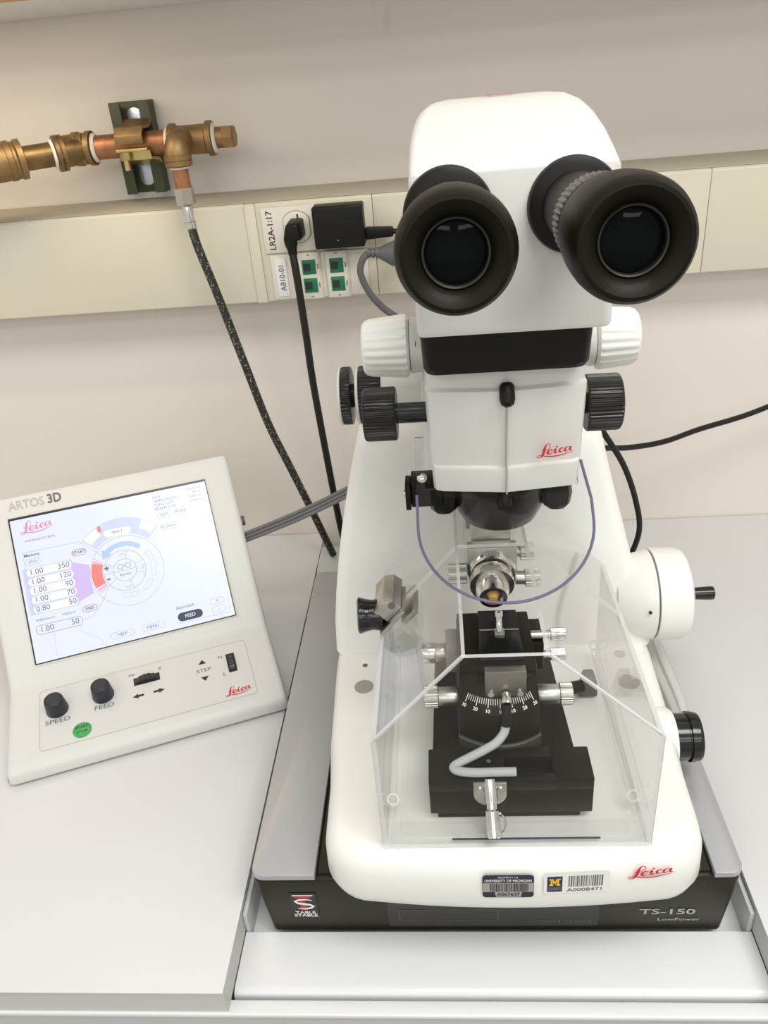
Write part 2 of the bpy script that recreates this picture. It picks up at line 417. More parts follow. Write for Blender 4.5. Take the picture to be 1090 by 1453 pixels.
def worktop(name, x0, x1, label, ex):
    w = thing(name, label, 'worktop', ((x0 + x1) / 2, 0.28, 0.002))
    ob('slab', G().box(x0, x1, -0.0690, YW - 0.002, 0.002, 0.0285, 0.0), DESKEDGE, w)
    ob('laminate_top', G().box(x0 - 0.0002, x1 + 0.0002, -0.0702, YW - 0.0015, 0.0285, 0.03, 0.0006), DESK, w)
    return w
worktop('worktop', -1.1, -0.217, 'off-white laminate worktop under the control console', -0.217)
worktop('worktop', 0.217, 1.1, 'off-white laminate worktop on the handwheel side of the microtome', 0.217)
pf = thing('isolated_platform', 'white lowered bench platform between the worktops under the vibration isolator', 'platform', (0, 0.25, -0.06))
ob('front_slab', G().prism([(-0.0012, -0.045), (-0.0012, 0.0008), (-0.0470, 0.0008), (-0.0505, 0.0002), (-0.0530, -0.0015), (-0.0545, -0.004), (-0.0550, -0.008), (-0.0550, -0.045)], 0, -0.2165, 0.2165), PLATF, pf)
ob('recess_floor', G().box(-0.2155, 0.2155, -0.0010, 0.50, -0.045, -0.009, 0.001), PLATF, pf)
for s in (-1, 1):
    ob('side_wall', G().box(min(s * 0.2125, s * 0.2165), max(s * 0.2125, s * 0.2165), -0.0008, 0.50, -0.009, 0.024, 0.0008), FRAME, pf)
ob('rear_rail', G().prism([(0.50, -0.045), (0.59, -0.045), (0.59, 0.034), (0.535, 0.034), (0.515, 0.028), (0.505, 0.014), (0.50, -0.005)], 0, -0.2155, 0.2155, 0.003, 2), mat('rail_grey', (0.50, 0.53, 0.52), 0.35), pf)

# ---------------------------------------------------------------- raceway on the wall
rw = thing('cable_raceway', 'cream plastic cable raceway running along the wall with outlets set in it', 'raceway', (0, 0.61, 0.408))
YR = 0.585
def race(x0, x1, name='cover'):
    ob(name, G().prism([(YW - 0.001, 0.405), (YR, 0.409), (YR, 0.525), (YR + 0.003, 0.5275), (YW - 0.001, 0.5275)], 0, x0, x1, 0.0010, 2), RACE, rw)
race(-1.6, -0.2525); race(-0.252, -0.2405); race(-0.240, -0.0965); race(-0.0960, 0.30); race(0.3005, 1.6)
ob('top_flange', G().prism([(YR + 0.0035, 0.5277), (YR + 0.0035, 0.5290), (YW - 0.001, 0.5375), (YW - 0.001, 0.5277)], 0, -1.6, 1.6, 0.0004), mat('raceway_top_shade_tint', (0.42, 0.385, 0.29), 0.6), rw)  # shade on the raceway top is put into this darker tan colour
ob('joint_strip', G().box(-0.2525, -0.2395, YR - 0.0022, YR - 0.0002, 0.4085, 0.5265, 0.0006), RACE, rw)

# outlets
po = thing('power_outlet', 'ivory power outlet plate marked LR2A-1:17 in the raceway', 'outlet', (-0.17, YR - 0.003, 0.47))
ob('face_plate', G().box(-0.2330, -0.1050, YR - 0.0030, YR - 0.0003, 0.4685, 0.5215, 0.0008), PLATE, po)
oc = (-0.190, 0.4975)
def octo(r): return [(oc[0] + r * max(-0.86, min(0.86, math.cos(t * PI / 16))), oc[1] + r * math.sin(t * PI / 16)) for t in range(32)]
ob('socket_rim', G().prism(octo(0.0195), 1, YR - 0.0040, YR - 0.0031, 0.0003), mat('socket_line', (0.30, 0.28, 0.22), 0.5), po)
ob('socket_face', G().prism(octo(0.0185), 1, YR - 0.0055, YR - 0.0041, 0.0005), PLATE, po)
ob('ground_slot', G().box(-0.1885, -0.1865, YR - 0.006, YR - 0.0056, 0.5085, 0.5125), INK, po)
ob('screw', G().cyl((-0.168, YR - 0.0031, 0.4925), (-0.168, YR - 0.0042, 0.4925), 0.0024, 16), STEEL, po)
D().text('LR2A-1:17', 0, 0, 0.0105, rot=PI / 2, sx=1.02, bold=0.00012).build('lettering', INK, po, XZ((-0.2225, YR - 0.0033, 0.495)))
do = thing('data_outlet', 'ivory data outlet marked A810-01 with four green network jacks', 'outlet', (-0.172, YR - 0.003, 0.41))
ob('face_plate', G().box(-0.2290, -0.1070, YR - 0.0030, YR - 0.0003, 0.4115, 0.4660, 0.0008), PLATE, do)
ob('label_window', G().box(-0.2235, -0.2095, YR - 0.0042, YR - 0.0031, 0.4150, 0.4620, 0.0006), PRINTW, do)
D().text('A810-01', 0, 0, 0.0095, rot=PI / 2, bold=0.0001).build('lettering', INKD, do, XZ((-0.2160, YR - 0.0045, 0.4385)))
for jx in (-0.1800, -0.1455):
    h = ob('jack_module', G().prism([(jx - 0.0155, YR - 0.0031), (jx - 0.0135, YR - 0.008), (jx + 0.0120, YR - 0.008), (jx + 0.0155, YR - 0.0031)], 2, 0.4105, 0.4670, 0.0008), PLATE, do)
    for jz in (0.4500, 0.4275):
        j = ob('jack', G().box(jx - 0.0090, jx + 0.0080, YR - 0.0088, YR - 0.0081, jz - 0.0088, jz + 0.0088, 0.0003), GREEN, do, label='green network jack')
        ob('jack_opening', G().prism([(jx - 0.0072, jz - 0.0045), (jx + 0.0015, jz - 0.0045), (jx + 0.0015, jz + 0.0045), (jx - 0.0072, jz + 0.0045)], 1, YR - 0.0093, YR - 0.0089), INK, j)
        ob('label_slot', G().box(jx + 0.0100, jx + 0.0112, YR - 0.0084, YR - 0.0079, jz - 0.003, jz + 0.003), INKD, do)
    for jz in (0.4645, 0.4135):
        ob('label_slot', G().box(jx - 0.002, jx + 0.0015, YR - 0.0084, YR - 0.0079, jz - 0.0005, jz + 0.0005), INKD, do)

# power adapter + plugs + cords
ad = thing('power_adapter', 'square black power adapter plugged into the wall raceway', 'adapter', (-0.135, YR - 0.02, 0.474))
ob('housing', G().box(-0.1660, -0.1060, YR - 0.034, YR - 0.0040, 0.4745, 0.5225, 0.0025, 3), BLACK, ad)
ob('status_lamp', G().box(-0.1385, -0.1365, YR - 0.0346, YR - 0.0341, 0.4835, 0.4842), PRINTS, ad)
pc = thing('mains_lead', 'black power cord hanging from the angled plug in the outlet', 'cord', (-0.185, 0.56, 0.05))
ob('plug', G().hull8([(-0.2045, YR - 0.034, 0.486), (-0.182, YR - 0.034, 0.486), (-0.179, YR - 0.006, 0.488), (-0.200, YR - 0.006, 0.488),
                      (-0.199, YR - 0.034, 0.505), (-0.185, YR - 0.034, 0.506), (-0.180, YR - 0.006, 0.509), (-0.197, YR - 0.006, 0.509)], 0.003, 3), BLACK, pc)
ob('strain_relief', G().lathe((-0.196, YR - 0.026, 0.489), (0.05, -0.05, -1), [(0, 0.0082), (0.006, 0.0080), (0.014, 0.0058), (0.02, 0.0052)], 20), BLACK, pc)
ob('cable', G().tube([(-0.1955, YR - 0.027, 0.474), (-0.1925, 0.552, 0.439), (-0.1905, 0.551, 0.37), (-0.1890, 0.55, 0.302), (-0.1815, 0.55, 0.167), (-0.176, 0.553, 0.08), (-0.170, 0.556, 0.0375)], 0.0047), CABLE, pc)
uc = thing('adapter_cable', 'black cable plugged sideways into the square power adapter', 'cable', (-0.08, 0.57, 0.48))
ob('plug', G().hull8([(-0.1055, 0.560, 0.480), (-0.1055, 0.573, 0.480), (-0.072, 0.572, 0.4815), (-0.072, 0.561, 0.4815),
                      (-0.1055, 0.560, 0.494), (-0.1055, 0.573, 0.494), (-0.072, 0.572, 0.4925), (-0.072, 0.561, 0.4925)], 0.002), BLACK, uc)
ob('cable', G().tube([(-0.0725, 0.566, 0.487), (-0.04, 0.562, 0.485), (0.0, 0.557, 0.46), (0.03, 0.553, 0.40), (0.04, 0.55, 0.34), (0.04, 0.54, 0.20), (0.04, 0.535, 0.045)], 0.003), CABLE, uc)
wc = thing('grey_mains_lead', 'thick grey power cord with ribbed plug looping behind the microscope head', 'cord', (-0.08, 0.57, 0.04))
ob('plug', G().lathe((-0.060, 0.548, 0.4635), (-1, -0.02, 0.12), [(0, 0.012), (0.006, 0.0145), (0.014, 0.0145), (0.028, 0.0075), (0.031, 0.0062)], 20), CABLEG, wc)
ob('strain_relief', G().lathe((-0.0905, 0.5474, 0.4671), (-1, -0.02, 0.05), [(0, .0062), (.003, .0062), (.0032, .0048), (.005, .0048), (.0052, .0060), (.008, .0060), (.0082, .0046), (.010, .0046), (.0102, .0058), (.013, .0056)], 20), CABLEG, wc)
ob('cable', G().tube([(-0.1030, 0.547, 0.4672), (-0.1105, 0.546, 0.4600), (-0.1140, 0.546, 0.444), (-0.1050, 0.547, 0.420), (-0.0900, 0.55, 0.4000), (-0.0700, 0.552, 0.382), (-0.04, 0.552, 0.34), (-0.02, 0.55, 0.26), (-0.01, 0.545, 0.12), (-0.01, 0.54, 0.045)], 0.0042), CABLEG, wc)

# ---------------------------------------------------------------- gas piping
st = thing('strut_bracket', 'short dark green steel channel bracket screwed to the wall behind the pipe', 'bracket', (-0.378, YW - 0.01, 0.545))
ob('channel', G().prism([(-0.403, YW - 0.0005), (-0.403, 0.616), (-0.390, 0.616), (-0.390, 0.619), (-0.398, 0.622), (-0.398, YW - 0.004), (-0.359, YW - 0.004), (-0.359, 0.622), (-0.367, 0.619), (-0.367, 0.616), (-0.354, 0.616), (-0.354, YW - 0.0005)], 2, 0.545, 0.647, 0.0006), STRUT, st)
for z0, z1, zs in ((0.6125, 0.640, 0.625), (0.553, 0.5900, 0.580)):
    pl = ob('zinc_slot_plate', G().prism(rrect(-0.3875, -0.3695, z0, z1, 0.008), 1, YW - 0.0062, YW - 0.0041, 0.0004), ZINC, st)
    sc_ = ob('screw', G().lathe((-0.3785, YW - 0.0063, zs), (0, -1, 0), [(0, 0.0048), (0.001, 0.0048), (0.0024, 0.0030), (0.0027, 0.001)], 18), ZINC, st)
    ob('cross_slot', G().box(-0.3815, -0.3755, YW - 0.0095, YW - 0.0088, zs - 0.0005, zs + 0.0005).box(-0.379, -0.378, YW - 0.0095, YW - 0.0088, zs - 0.003, zs + 0.003), INK, sc_)
gp = thing('gas_pipe', 'copper and brass gas pipe run with threaded fittings along the wall', 'pipe', (-0.36, 0.59, 0.60))
YP = 0.590; ZP = 0.602
def fit(base, axis, L, r, name='fitting', m=BRASS, lip=0.003):
    return ob(name, G().lathe(base, axis, [(0, r - lip * .4), (0.001, r + lip), (0.007, r + lip), (0.009, r), (L - 0.009, r), (L - 0.007, r + lip), (L - 0.001, r + lip), (L, r - lip * .4)], 28), m, gp)
ob('pipe_section', G().cyl((-0.428, YP, ZP), (-0.328, YP, ZP), 0.0133, 28), COPPER, gp)
ob('pipe_section', G().cyl((-0.4970, 0.545, 0.5985), (-0.4280, 0.588, ZP), 0.0133, 28), mat('aged_pipe', (0.24, 0.15, 0.06), 0.42, 0.8, noise=0.3, nscale=50), gp)
# tee / elbows
fit((-0.4205, YP, ZP), (-1, 0, 0), 0.024, 0.0158)
ob('elbow', G().tube([(-0.4320, YP, ZP), (-0.4440, YP - 0.003, ZP - 0.0003), (-0.4560, 0.5750, 0.6010)], 0.0172, 24, 6), BRASS, gp)
fit((-0.4510, 0.5745, 0.6005), (-0.85, -0.53, -0.045), 0.012, 0.0168)
ob('thread_tape', G().lathe((-0.4616, 0.5680, 0.5999), (-0.85, -0.53, -0.045), [(0, 0.0165), (0.003, 0.0148)], 24), TAPE, gp)
ob('thread_tape', G().lathe((-0.4200, YP, ZP), (1, 0, 0), [(0, 0.0162), (0.0035, 0.0140)], 24), TAPE, gp)
fit((-0.4900, 0.5495, 0.5990), (-0.85, -0.53, -0.045), 0.020, 0.0185)
ob('elbow', G().tube([(-0.4970, 0.545, 0.5985), (-0.5120, 0.537, 0.597), (-0.5340, 0.532, 0.5955), (-0.5820, 0.532, 0.595)], 0.0200, 24, 6), BRASS, gp)
ob('pipe_section', G().cyl((-0.5820, 0.532, 0.595), (-0.9320, 0.532, 0.595), 0.0133, 24), COPPER, gp)
fit((-0.5620, 0.532, 0.595), (-1, 0, 0), 0.026, 0.0195)
# tee at the right end
fit((-0.3275, YP, ZP), (1, 0, 0), 0.052, 0.0160)
ob('thread_tape', G().lathe((-0.3280, YP, ZP), (-1, 0, 0), [(0, 0.0165), (0.004, 0.0140)], 24), TAPE, gp)
ob('thread_tape', G().lathe((-0.2755, YP, ZP), (1, 0, 0), [(0, 0.0165), (0.003, 0.0125)], 24), TAPE, gp)
ob('hex_plug', G().cyl((-0.2730, YP, ZP), (-0.2645, YP, ZP), 0.0115, 24).lathe((-0.2645, YP, ZP), (1, 0, 0), [(0, 0.0130), (0.012, 0.0130), (0.014, 0.0110)], 6), BRASS, gp, smooth=20)
ob('elbow', G().tube([(-0.3120, YP - 0.006, ZP), (-0.3120, YP - 0.022, ZP - 0.0005), (-0.3125, YP - 0.032, ZP - 0.008), (-0.3130, YP - 0.034, ZP - 0.020)], 0.0145, 24, 6), BRASS, gp)
fit((-0.3130, YP - 0.034, ZP - 0.012), (0, 0, -1), 0.013, 0.0135, lip=0.0022)
ob('thread_tape', G().lathe((-0.3130, YP - 0.034, ZP - 0.0252), (0, 0, -1), [(0, 0.0135), (0.0025, 0.0100)], 24), TAPE, gp)
ob('drop_pipe', G().cyl((-0.3130, YP - 0.034, ZP - 0.026), (-0.3130, YP - 0.034, 0.5480), 0.0092, 24), COPPER, gp)
cl = thing('pipe_clamp', 'brass and bronze clamp strap holding the pipe to the green bracket', 'clamp', (-0.378, 0.585, 0.58))
ob('strap_upper', G().prism([(0.571, 0.6035), (0.571, 0.612), (0.577, 0.6185), (0.603, 0.6185), (0.6155, 0.625), (0.6155, 0.6285), (0.600, 0.6215), (0.575, 0.6215), (0.568, 0.613), (0.568, 0.6035)], 0, -0.3870, -0.3540, 0.0006), BRASS, cl)
ob('strap_lower', G().prism([(0.565, 0.596), (0.575, 0.596), (0.577, 0.586), (0.603, 0.583), (0.6155, 0.578), (0.6155, 0.581), (0.604, 0.5865), (0.580, 0.5890), (0.578, 0.599), (0.565, 0.599)], 0, -0.3870, -0.3500, 0.0005), BRASSY, cl)
ob('bolt', G().lathe((-0.3790, 0.5705, 0.5958), (0, 0, -1), [(0, 0.0062), (0.008, 0.0062)], 6).cyl((-0.3790, 0.5705, 0.588), (-0.3790, 0.5705, 0.5760), 0.0032, 14), BRASSY, cl, smooth=20)
hs = thing('braided_hose', 'black braided gas hose with crimped nickel end hanging from the brass pipe', 'hose', (-0.26, 0.556, 0.04))
ob('hex_nut', G().lathe((-0.3130, YP - 0.034, 0.5545), (0, 0, -1), [(0, 0.0105), (0.001, 0.0115), (0.018, 0.0115), (0.0195, 0.0100)], 6), NICKEL, hs, smooth=20)
ob('ferrule', G().lathe((-0.3133, YP - 0.034, 0.5348), (0.045, -0.01, -1), [(0, .0052), (.002, .0060), (.018, .0060), (.019, .0070), (.025, .0070), (.0265, .0058)], 20), CHROME, hs)
ob('hose', G().tube([(-0.3120, 0.5555, 0.5085), (-0.3080, 0.554, 0.485), (-0.2950, 0.551, 0.433), (-0.2760, 0.55, 0.345), (-0.2570, 0.55, 0.256), (-0.2365, 0.55, 0.190), (-0.2160, 0.55, 0.124), (-0.2010, 0.553, 0.070), (-0.1930, 0.556, 0.0395)], 0.0052), BRAID, hs)

# ================================================================== VIBRATION ISOLATOR
ts = thing('vibration_isolator', 'black vibration isolation table with silver side plates marked TS-150', 'isolation table', (0, 0.22, -0.009))
ob('housing', G().hull8([(-0.192, 0.0015, -0.003), (0.192, 0.0015, -0.003), (0.194, 0.446, -0.003), (-0.194, 0.446, -0.003),
                         (-0.199, 0.000, 0.0715), (0.199, 0.000, 0.0715), (0.199, 0.449, 0.0715), (-0.199, 0.449, 0.0715)], 0.004, 3), TSB, ts)
def splate(x0, x1, left):
    y0, y1 = -0.002, 0.452; r = 0.010
    cs = rrect(x0, x1, y0, y1, r)
    if left: cs = [(x0 + r, y0)] + [(x1, y0), (x1, y1)] + [(x0 + r, y1)] + [(x0 + r - r * math.sin(PI / 2 * i / 5), y1 - r + r * math.cos(PI / 2 * i / 5)) for i in range(1, 6)] + [(x0 + r - r * math.cos(PI / 2 * i / 5), y0 + r - r * math.sin(PI / 2 * i / 5)) for i in range(0, 5)]
    else: cs = [(x0, y0), (x1 - r, y0)] + [(x1 - r + r * math.sin(PI / 2 * i / 5), y0 + r - r * math.cos(PI / 2 * i / 5)) for i in range(1, 6)] + [(x1 - r + r * math.cos(PI / 2 * i / 5), y1 - r + r * math.sin(PI / 2 * i / 5)) for i in range(0, 6)] + [(x0, y1)]
    ob('side_plate', G().prism(cs, 2, 0.0725, 0.0790, 0.0012, 2), SILVER, ts, label='silver top plate')
splate(-0.2005, -0.146, True); splate(0.177, 0.2005, False)
ob('load_plate', G().box(-0.145, 0.176, 0.004, 0.448, 0.0715, 0.0750, 0.001), TSB, ts)
for fx in (-0.17, 0.17):
    for fy in (0.03, 0.42):
        ob('foot', G().cyl((fx, fy, -0.009), (fx, fy, 0.0025), 0.014, 20), RUBBER, ts)
tsm = plane((0, 0.0015, 0.0), (1, 0, 0), (0, -0.0015, 0.0745))   # front face
n_ = Vector((1, 0, 0)).cross(Vector((0, -0.0015, 0.0745)).normalized())
tsm.translation = Vector((0, 0.0015, 0.0)) + n_ * 0.0004
d = D().poly(rrect(-0.089, 0.0895, 0.006, 0.040, 0.003)); dp = d.build('display_panel', TSD, ts, tsm)
tsm2 = tsm.copy(); tsm2.translation = tsm.translation + n_ * 0.0002
D().pillo(-0.037, 0.0220, 0.084, 0.0150, 0.0006, r=0.001).build('display_frame', PRINTF, ts, tsm2)
D().text('TABLE STABLE', 0.062, 0.0125, 0.0062, sx=1.15).build('lettering', PRINTF, ts, tsm2)
D().text('TS-150', 0.1455, 0.0255, 0.0098, sx=1.62, bold=0.00015).text('LowPower', 0.1555, 0.0150, 0.0055, sx=1.45).build('lettering', PRINTS, ts, tsm2)
D().poly(rrect(-0.1715, -0.1485, 0.0205, 0.0535, 0.001)).build('maker_badge', INK, ts, tsm2)
tsm3 = tsm.copy(); tsm3.translation = tsm.translation + n_ * 0.0004
D().poly([(-0.1690, 0.0500), (-0.1515, 0.0500), (-0.1545, 0.0465), (-0.1660, 0.0465)]).poly([(-0.1632, 0.0462), (-0.1588, 0.0462), (-0.1575, 0.0300), (-0.1640, 0.0300)]).build('badge_red_mark', mat('badge_red', (0.40, 0.03, 0.025), 0.4), ts, tsm3)
tsm4 = tsm.copy(); tsm4.translation = tsm.translation + n_ * 0.0006
sp_ = [(-0.1525, 0.0440), (-0.1580, 0.0452), (-0.1640, 0.0446), (-0.1675, 0.0425), (-0.1650, 0.0402), (-0.1600, 0.0390), (-0.1550, 0.0378), (-0.1520, 0.0358), (-0.1545, 0.0334), (-0.1600, 0.0322), (-0.1660, 0.0330)]
D().strip(sp_, [0.0008, 0.0018, 0.0024, 0.0026, 0.0028, 0.0028, 0.0028, 0.0026, 0.0024, 0.0018, 0.0008]).strip([(-0.169, 0.0508), (-0.1512, 0.0508)], 0.0012).text('TABLE', -0.1600, 0.0268, 0.0050, sx=1.25, bold=0.0001).text('STABLE', -0.1600, 0.0228, 0.0050, sx=1.25, bold=0.0001).build('badge_lettering', PRINTW, ts, tsm4)

# ================================================================== ULTRAMICROTOME
X0 = 0.0150
um = thing('ultramicrotome', 'white ultramicrotome with stereo microscope head standing on the vibration isolator', 'ultramicrotome', (X0, 0.2, 0.079))
DECK = 0.141
def base_sec(z, ins):
    pts = []
    hw0, hw1 = 0.1475 - ins, 0.1590 - ins; yb = 0.455 - ins; yf = -0.040 + ins; r = 0.036
    n = 8
    bul = 0.006
    pts.append((X0 + hw1, yb)); pts.append((X0 - hw1, yb)); pts.append((X0 - hw1, 0.205)); pts.append((X0 - hw0 - 0.0065, 0.10)); pts.append((X0 - hw0 - 0.0015, 0.05))
    yc = yf + bul
    for i in range(n + 1):
        a = PI / 2 * i / n; pts.append((X0 - hw0 + r - r * math.cos(a), yc + r - r * math.sin(a)))
    for i in range(1, 10):
        t = i / 10; x = (-hw0 + r) + t * 2 * (hw0 - r); pts.append((X0 + x, yc - bul * (1 - (2 * t - 1) ** 2)))
    for i in range(n + 1):
        a = PI / 2 * (1 - i / n); pts.append((X0 + hw0 - r + r * math.cos(a), yc + r - r * math.sin(a)))
    pts += [(X0 + hw0 + 0.0015, 0.05), (X0 + hw0 + 0.0065, 0.10), (X0 + hw1, 0.205)]
    return [(x, y, z) for x, y in pts]
ob('base', G().loft([base_sec(0.0830, 0.012), base_sec(0.0845, 0.006), base_sec(0.089, 0.0022), (base_sec(0.098, 0.0)), base_sec(0.122, 0.0008), base_sec(0.131, 0.003), base_sec(0.137, 0.0065), base_sec(0.1402, 0.011), base_sec(DECK, 0.016)]), WHITE, um, smooth=50)
for fx in (-0.10, 0.13):
    for fy in (0.03, 0.40):
        ob('foot', G().cyl((fx, fy, 0.0750), (fx, fy, 0.0850), 0.012, 18), RUBBER, um)
# tall housing: A-shaped column with a recessed front
def col_sec(z, xl, xr, yf, yb, r=0.014):
    pts = []
    n = 6
    for cx, cy, a0, rr in ((xr - 0.02, yb - 0.02, 0, 0.02), (xl + 0.02, yb - 0.02, PI / 2, 0.02), (xl + r, yf + r, PI, r), (xr - r, yf + r, 1.5 * PI, r)):
        for i in range(n + 1):
            a = a0 + PI / 2 * i / n; pts.append((cx + rr * math.cos(a), cy + rr * math.sin(a), z))
        if a0 == PI:   # recessed front between two pillars
            w = xr - xl
            for fx, dy in ((0.14, 0.0), (0.22, 0.003), (0.30, 0.007), (0.70, 0.007), (0.78, 0.003), (0.86, 0.0)):
                pts.append((xl + w * fx, yf + dy, z))
    return pts
prof = [(DECK - 0.002, -0.1430, 0.1735, 0.2050, 0.452), (0.170, -0.1420, 0.1670, 0.2130, 0.450), (0.200, -0.1385, 0.1600, 0.2210, 0.447), (0.230, -0.1340, 0.1530, 0.2300, 0.443),
        (0.260, -0.1285, 0.1455, 0.2390, 0.438), (0.290, -0.1220, 0.1380, 0.2480, 0.432), (0.320, -0.1145, 0.1310, 0.2570, 0.425), (0.340, -0.1090, 0.1265, 0.2630, 0.418), (0.352, -0.1045, 0.1225, 0.2690, 0.408), (0.358, -0.0950, 0.1130, 0.2790, 0.395)]
ob('column', G().loft([col_sec(*q) for q in prof]), WHITE, um, smooth=40)
# carrier for the microscope
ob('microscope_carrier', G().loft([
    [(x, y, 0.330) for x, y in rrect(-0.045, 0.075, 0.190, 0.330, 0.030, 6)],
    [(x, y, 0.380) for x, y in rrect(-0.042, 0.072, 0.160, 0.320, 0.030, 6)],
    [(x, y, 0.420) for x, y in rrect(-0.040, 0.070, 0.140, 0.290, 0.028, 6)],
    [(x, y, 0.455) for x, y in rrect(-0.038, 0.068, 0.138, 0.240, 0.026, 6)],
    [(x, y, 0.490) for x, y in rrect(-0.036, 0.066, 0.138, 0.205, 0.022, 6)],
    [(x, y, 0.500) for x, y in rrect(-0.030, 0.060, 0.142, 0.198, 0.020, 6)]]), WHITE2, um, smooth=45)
# handwheel
hw = ob('handwheel', G().lathe((0.1690, 0.240, 0.178), (1, 0, 0), [(-0.030, 0.0300), (-0.012, 0.0410), (0.0045, 0.0450), (0.0048, 0.0436), (0.0060, 0.0436), (0.0063, 0.0462), (0.030, 0.0458), (0.0365, 0.0435), (0.0395, 0.0385), (0.0402, 0.030)], 56), WHITE, um)
ob('wheel_gap', G().lathe((0.1738, 0.240, 0.178), (1, 0, 0), [(0, 0.0441), (0.0014, 0.0441)], 48), INKD, hw)
ob('index_dot', G().cyl((0.1650, 0.1965, 0.1880), (0.1650, 0.1950, 0.1880), 0.0016, 14), INK, hw)
ob('crank_handle', G().lathe((0.2080, 0.2350, 0.1800), (1, 0, 0), [(0, 0.0052), (0.004, 0.0056), (0.012, 0.0062), (0.024, 0.0068), (0.0275, 0.0066), (0.0285, 0.0050)], 24), GLOSSB, hw)
# coarse knob on the base side
bk = ob('drive_knob', G().lathe((0.1640, 0.105, 0.1190), (1, 0, 0), [(0, 0.0205), (0.0145, 0.0205), (0.0150, 0.0198), (0.0162, 0.0198), (0.0165, 0.0220), (0.0205, 0.0220), (0.0210, 0.0210), (0.0235, 0.0213), (0.0258, 0.0204), (0.0266, 0.017)], 48), GLOSSB, um)
ob('knob_boss', G().lathe((0.1520, 0.105, 0.1170), (1, 0, 0), [(0, 0.0290), (0.012, 0.0275), (0.0155, 0.0250), (0.0163, 0.0215)], 40), WHITE, um)
# deck inlays
for (x, y, r) in ((-0.110, 0.156, 0.0092), (0.139, 0.153, 0.0098), (0.139, 0.1930, 0.0055)):
    ob('deck_inlay', G().cyl((x, y, DECK - 0.001), (x, y, DECK + 0.0004), r, 32), GREYM, um)
ob('deck_hole', G().cyl((-0.111, 0.187, DECK - 0.001), (-0.111, 0.187, DECK + 0.0003), 0.0026, 20), INKD, um)
# inner trough of the deck
ob('deck_trough', G().prism(rrect(-0.0700, 0.1050, -0.0150, 0.1980, 0.006), 2, DECK - 0.001, DECK + 0.0006, 0.0004), mat('deck_grey_white', (0.78, 0.775, 0.735), 0.3), um)
# labels on the front of the base
fm = XZ((0, -0.0404, 0))
d = D()
d.poly(rrect(-0.0090, 0.0290, 0.1055, 0.1315, 0.003)); t1 = d.build('asset_tag', PURPLE, um, fm, label='dark asset tag of the University of Michigan')
d = D().poly([(-0.0088, 0.1120), (0.0288, 0.1120), (0.0288, 0.1226), (-0.0088, 0.1226)], 0.0001).poly([(0.0010, 0.1062), (0.0195, 0.1062), (0.0205, 0.1118), (0.0, 0.1118)], 0.0001)
d.build('tag_foil', FOIL, t1, fm)
d = D(); x = -0.0035
while x < 0.0245:
    w = random.choice((0.0004, 0.0007, 0.001)); d.poly([(x, 0.1126), (x + w, 0.1126), (x + w, 0.1220), (x, 0.1220)], 0.0002); x += w + random.choice((0.0005, 0.0007))
d.text('AS67637', 0.0102, 0.1090, 0.0052, 0.0002, sx=0.9, bold=0.0001); d.build('tag_print', INK, t1, fm)
D().text('UNIVERSITY OF MICHIGAN', 0.0100, 0.1250, 0.0040, 0.0002, sx=0.72, bold=0.00008).text('PROPERTY OF', 0.0100, 0.1288, 0.0024, 0.0002).build('tag_lettering', PRINTW, t1, fm)
fm2 = plane((0, -0.0418, 0), (1, 0.0454, 0), (0, 0, 1))
d = D().poly(rrect(0.0362, 0.0845, 0.1085, 0.1312, 0.0012)); t2 = d.build('inventory_label', PRINTW, um, fm2, label='white inventory label with yellow M and barcode')
D().poly([(0.0388, 0.1110), (0.0500, 0.1110), (0.0500, 0.1285), (0.0388, 0.1285)], 0.0001).build('label_square', NAVY, t2, fm2)
def block_m(x0, x1, y0, y1):
    w = x1 - x0; h = y1 - y0
    P = lambda u, v: (x0 + u * w, y0 + v * h)
    return [[P(0, 0), P(.36, 0), P(.36, .22), P(.28, .22), P(.28, .78), P(.12, .78), P(.12, .22), P(0, .22)], [P(.64, 0), P(1, 0), P(1, .22), P(.88, .22), P(.88, .78), P(.72, .78), P(.72, .22), P(.64, .22)],
            [P(0, .78), P(.28, .78), P(.28, 1), P(0, 1)], [P(.72, .78), P(1, .78), P(1, 1), P(.72, 1)], [P(.12, 1), P(.34, 1), P(.56, .42), P(.44, .18)], [P(.88, 1), P(.66, 1), P(.44, .42), P(.56, .18)]]
d = D()
for q in block_m(0.0403, 0.0485, 0.1182, 0.1262): d.poly(q, 0.0002)
d.build('label_letter', MAIZE, t2, fm2)
d = D(); x = 0.0545
while x < 0.0792:
    w = random.choice((0.0005, 0.0009, 0.0012)); d.poly([(x, 0.1160), (x + w, 0.1160), (x + w, 0.1285), (x, 0.1285)], 0.0001); x += w + random.choice((0.0005, 0.0007))
d.text('A0008471', 0.0670, 0.1122, 0.0052, 0.0001, sx=1.25, bold=0.0001); d.build('label_print', INKD, t2, fm2)
D().text('MICHIGAN', 0.0444, 0.1155, 0.0019, 0.0002).text('ENGINEERING', 0.0444, 0.1134, 0.0015, 0.0002).build('label_small_print', PRINTS, t2, fm2)
D().logo(0.0985, 0.1218, 0.0335).build('red_signature', RED, um, plane((0, -0.0450, 0), (1, 0.08, 0), (0, 0, 1)))

